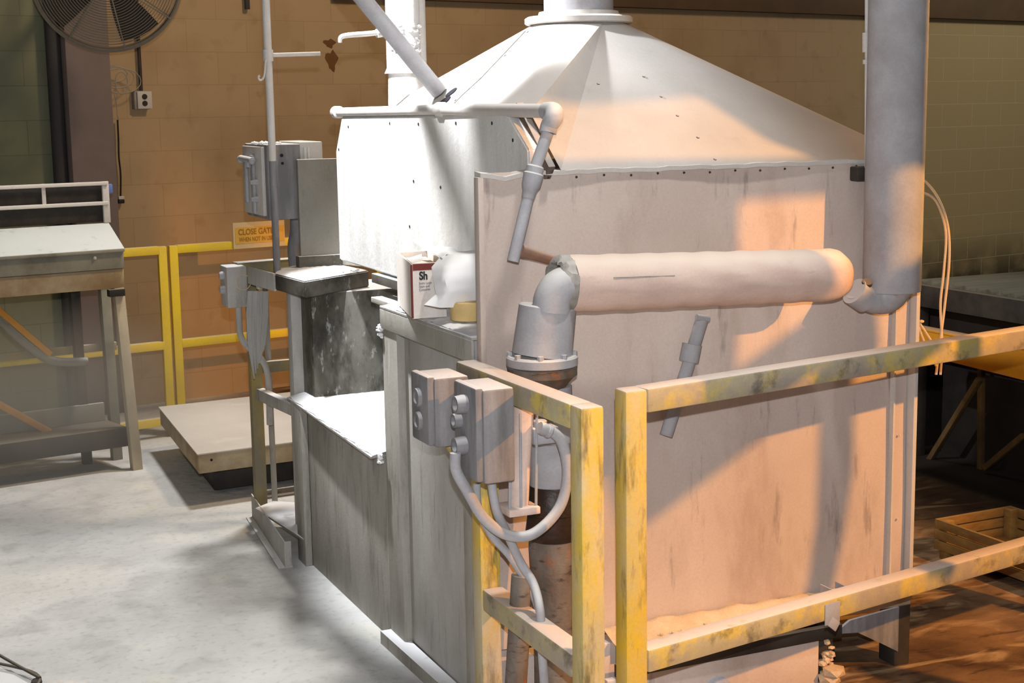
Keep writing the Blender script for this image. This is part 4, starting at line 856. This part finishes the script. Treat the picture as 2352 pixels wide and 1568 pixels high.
b.tube([onp(wp, WN, *q) for q in ((262, 215), (268, 240), (269, 262), (273, 275))], .0028, 6, 4)
tag(b.build('coiled_wire', M['outlet']), 'faint coil of pale wire hanging on the wall under the fan', 'wire')
b = MB(); b.tube([W(.60, 2.49-.06, .03), W(.60, 3.2, .03)], .017, 10); tag(b.build('wall_conduit', 'strip'), 'dark conduit stub on the tan wall beside the thin pole top', 'conduit')
b = MB()
for (px, py, rx, rz) in ((757, 100, .05, .03), (762, 140, .05, .07)):
    q = onp(WP+WN*.0, WN, px, py); g = [b._v(q+WN*.0015+WA*rx*math.cos(t)*(.8+.3*math.sin(3*t))+V((0, 0, rz*math.sin(t)*(.9+.2*math.cos(5*t))))) for t in [k*.3142 for k in range(20)]]
    b.bm.faces.new(g)
b.solid(-.001); tag(b.build('soot_patch', mat('soot_stain', (98, 66, 34), (112, 76, 40), 9)), 'dark soot patch on the tan wall between thin pole and stack pipe', 'stain')

# ================================================================ CONVEYOR, BEAM, CRATE at the right
cv_ = thing('roller_conveyor', (5.5, 4.8, 0), 'dark roller conveyor table behind the duct at the right edge', 'conveyor')
X0, Yc1 = 4.86, 6.05; Zc = .89
b = MB(); b.box((X0, 3.2, Zc-.11), (X0+.05, Yc1, Zc), .004); b.build('side_rail', 'dark', cv_)
b = MB(); b.box((X0+1.75, 3.2, Zc-.11), (X0+1.8, Yc1, Zc), .004); b.build('side_rail', 'dark', cv_)
b = MB(); b.box((X0, Yc1-.04, Zc-.11), (X0+1.8, Yc1, Zc), .004); b.build('end_rail', 'dark', cv_)
k = 0; y_ = Yc1-.10
while y_ > 3.25:
    b = MB(); b.tube([(X0+.05, y_, Zc-.018), (X0+1.75, y_, Zc-.018)], .036, 16); b.build('roller', 'roller', cv_); y_ -= .082; k += 1
for (x, y) in ((X0+.03, 5.95), (X0+.03, 4.6), (X0+.03, 3.4), (X0+1.7, 5.95), (X0+1.7, 3.4)):
    b = MB(); b.box((x, y-.03, 0), (x+.06, y+.03, Zc-.1), .003); b.build('leg', 'dark', cv_)
b = MB(); b.box((X0+.10, 3.2, Zc-.36), (X0+.16, Yc1-.1, Zc-.11), .01); b.build('motor_guard', 'black', cv_)
b = MB(); b.box((X0+.22, 3.2, .0), (X0+.25, Yc1-.05, Zc-.12)); b.build('back_shade_sheet', 'black', cv_)  # black sheet in place of the unlit dark beneath the conveyor
b = MB(); b.box((X0+.0, Yc1-.04, .02), (X0+1.04, Yc1, Zc-.1)); b.build('end_shade_sheet', 'black', cv_)  # black sheet added for the same shade at the far end
for (a_, c_, x_) in (((2250, 870), (2090, 1130), 4.92), ((2352, 1000), (2262, 1075), 4.95), ((2254, 840), (2252, 1150), 5.0), ((2320, 850), (2270, 1060), 5.15)):
    b = MB(); b.beam(on('x', x_, *a_), on('x', x_, *c_), .028, .028); b.build('brace', 'bracem', cv_)
yb_ = thing('yellow_beam', (4.4, 4.6, .6), 'amber yellow steel beam behind the right guardrail, below the conveyor', 'beam')
A1, A2 = on('x', 4.55, 2060, 745), on('x', 4.55, 2400, 810)
b = MB(); A3, A4 = on('x', 4.55, 2400, 885), on('x', 4.55, 2060, 790)
A4 = on('x', 4.55, 2060, 755+45)
b.prism([A1, A2, A3, A4], (.012, 0, 0)); b.build('web', 'ybeam', yb_)
b = MB(); b.beam(A1+V((.03, 0, 0)), A2+V((.03, 0, 0)), .07, .01); b.build('top_lip', 'ybeam', yb_)
cr = thing('wooden_crate', (4.1, 4.4, 0), 'low slatted wooden crate on the brown floor below the conveyor', 'crate')
c0 = on('z', .0, 2150, 1283); c1 = on('z', 0, 2352, 1360); c2 = on('z', 0, 2192, 1265)
xa = (c1-c0).normalized(); xb = V((-xa.y, xa.x, 0)); 
if xb.y < 0: xb = -xb
def CR(u, v, z): return c0+xa*u+xb*v+V((0, 0, z))
def chh(b, u0, u1, v0, v1, z0, z1): b.hexa([CR(u0, v0, z0), CR(u1, v0, z0), CR(u1, v1, z0), CR(u0, v1, z0), CR(u0, v0, z1), CR(u1, v0, z1), CR(u1, v1, z1), CR(u0, v1, z1)], .003); return b
for i in range(3):
    chh(MB(), .0, .85, 0, .015, .04+i*.043, .076+i*.043).build('slat', 'crate', cr)
    chh(MB(), -.015, .0, 0, .40, .04+i*.043, .076+i*.043).build('slat', 'crate', cr)
for (u, v) in ((-.0, .015), (.8, .015), (0, .35), (.8, .35)): chh(MB(), u, u+.04, v, v+.04, 0, .16).build('corner_post', 'crate', cr)
chh(MB(), 0, .85, .015, .40, .035, .045).build('base_board', 'crate', cr)
for i in range(3): chh(MB(), .0, .85, .385, .40, .04+i*.043, .076+i*.043).build('slat', 'crate', cr)

# ================================================================ BOTTOM LEFT SACK
ms = thing('wire_tray', (.3, 4.85, 0), 'dark wire-framed corner poking into the bottom left of the floor', 'wire tray')
fp_ = [on('z', .035, *q) for q in ((-60, 1470), (30, 1522), (92, 1556))]
b = MB(); b.tube(fp_, .005, 8, 4); b.tube([on('z', .03, -60, 1512), on('z', .03, 55, 1536), on('z', .03, 92, 1558), on('z', .02, 70, 1590)], .005, 8, 4); b.build('rim', 'dark', ms)
b = MB(); b.ball(on('z', .01, 84, 1566), .018, 1, 1, .8); b.build('corner_lump', 'dark', ms)
b = MB(); g = [b._v(on('z', .008, *q)) for q in ((-60, 1515), (88, 1560), (60, 1600), (-60, 1600))]; b.bm.faces.new(g); b.solid(-.004); b.build('sheet', 'cab', ms)

# ================================================================ UNSEEN PLATES added beyond the right edge, cut to shade the side panel and hood
pn = thing('shadow_plates', (4.6, 2.4, 0), 'unseen grey plates added beyond the right edge to shade the side panel', 'shadow plates')
YQ = 2.4
def SH(px, py):   # where the sun-line from the sodium lamp to that point of the panel crosses the plane of the added plates
    P_ = on('y', 3.78, px, py); k = (YQ-SOD.y)/(P_.y-SOD.y); return SOD+(P_-SOD)*k
b = MB(); b.prism([SH(*q) for q in ((1000, 374), (1950, 372), (1950, 448), (1680, 462), (1672, 870), (1420, 1050), (1000, 1300))], (0, .03, 0)); b.build('panel_shade_plate', 'cab', pn)
b = MB(); b.prism([SH(*q) for q in ((1840, -900), (2400, -900), (2400, 440), (1945, 452), (1840, 300))], (0, .03, 0)); b.build('duct_shade_plate', 'cab', pn)
b = MB(); b.prism([SH(*q) for q in ((1672, 870), (1990, 640), (2010, 815), (1440, 1240), (1380, 1090))], (0, .03, 0)); b.build('slanted_shade_plate', 'cab', pn)
b = MB(); b.prism([SH(*q) for q in ((1883, 700), (1945, 700), (1945, 1100), (1925, 1250), (1900, 1380), (1870, 1500), (1790, 1500), (1855, 1340), (1875, 1200))], (0, .03, 0)); b.build('curved_shade_plate', 'cab', pn)
def SHH(px, py):
    P_ = onp(C0[0], n0, px, py); k = (YQ-SOD.y)/(P_.y-SOD.y); return SOD+(P_-SOD)*k
b = MB(); up_ = V((0, 0, .6)); b.prism([SHH(1050, 262), SHH(1560, 225), SHH(1700, 192), SHH(1720, 150)+V((0, 0, .1)), SHH(1720, 150)+up_, SHH(1050, 262)+up_], (0, .03, 0)); b.build('hood_shade_plate', 'cab', pn)
b = MB(); a_ = SH(1912, 1600); b.box((a_.x-.03, YQ-.02, 0), (a_.x+.03, YQ+.05, a_.z), .004); b.build('shade_plate_post', 'cab', pn)

# ================================================================ drifting dust around the workbench
vm = bpy.data.materials.new('airborne_dust'); vm.use_nodes = True; nt = vm.node_tree; nt.nodes.remove(nt.nodes['Principled BSDF'])
sv = nt.nodes.new('ShaderNodeVolumeScatter'); sv.inputs['Color'].default_value = (.95, .88, .74, 1); sv.inputs['Anisotropy'].default_value = .2
tc = nt.nodes.new('ShaderNodeTexCoord'); nz = nt.nodes.new('ShaderNodeTexNoise'); nz.inputs['Scale'].default_value = 1.6; nz.inputs['Detail'].default_value = 1
nt.links.new(tc.outputs['Object'], nz.inputs['Vector'])
gr = nt.nodes.new('ShaderNodeTexGradient'); gr.gradient_type = 'SPHERICAL'; mp = nt.nodes.new('ShaderNodeMapping'); nt.links.new(tc.outputs['Generated'], mp.inputs['Vector'])
mp.inputs['Location'].default_value = (-1, -1, -1); mp.inputs['Scale'].default_value = (2, 2, 2); nt.links.new(mp.outputs[0], gr.inputs[0])
mu = nt.nodes.new('ShaderNodeMath'); mu.operation = 'MULTIPLY'; nt.links.new(gr.outputs['Fac'], mu.inputs[0]); nt.links.new(nz.outputs['Fac'], mu.inputs[1])
m2 = nt.nodes.new('ShaderNodeMath'); m2.operation = 'MULTIPLY'; m2.inputs[1].default_value = 2.6; nt.links.new(mu.outputs[0], m2.inputs[0])
nt.links.new(m2.outputs[0], sv.inputs['Density']); nt.links.new(sv.outputs[0], nt.nodes['Material Output'].inputs['Volume'])
b = MB(); b.ball(V((.62, 6.75, .52)), 1.0, .95, .55, .50, 3)
tag(b.build('dust_haze', vm), 'pale airborne dust drifting in front of the workbench legs', 'dust', kind='stuff')
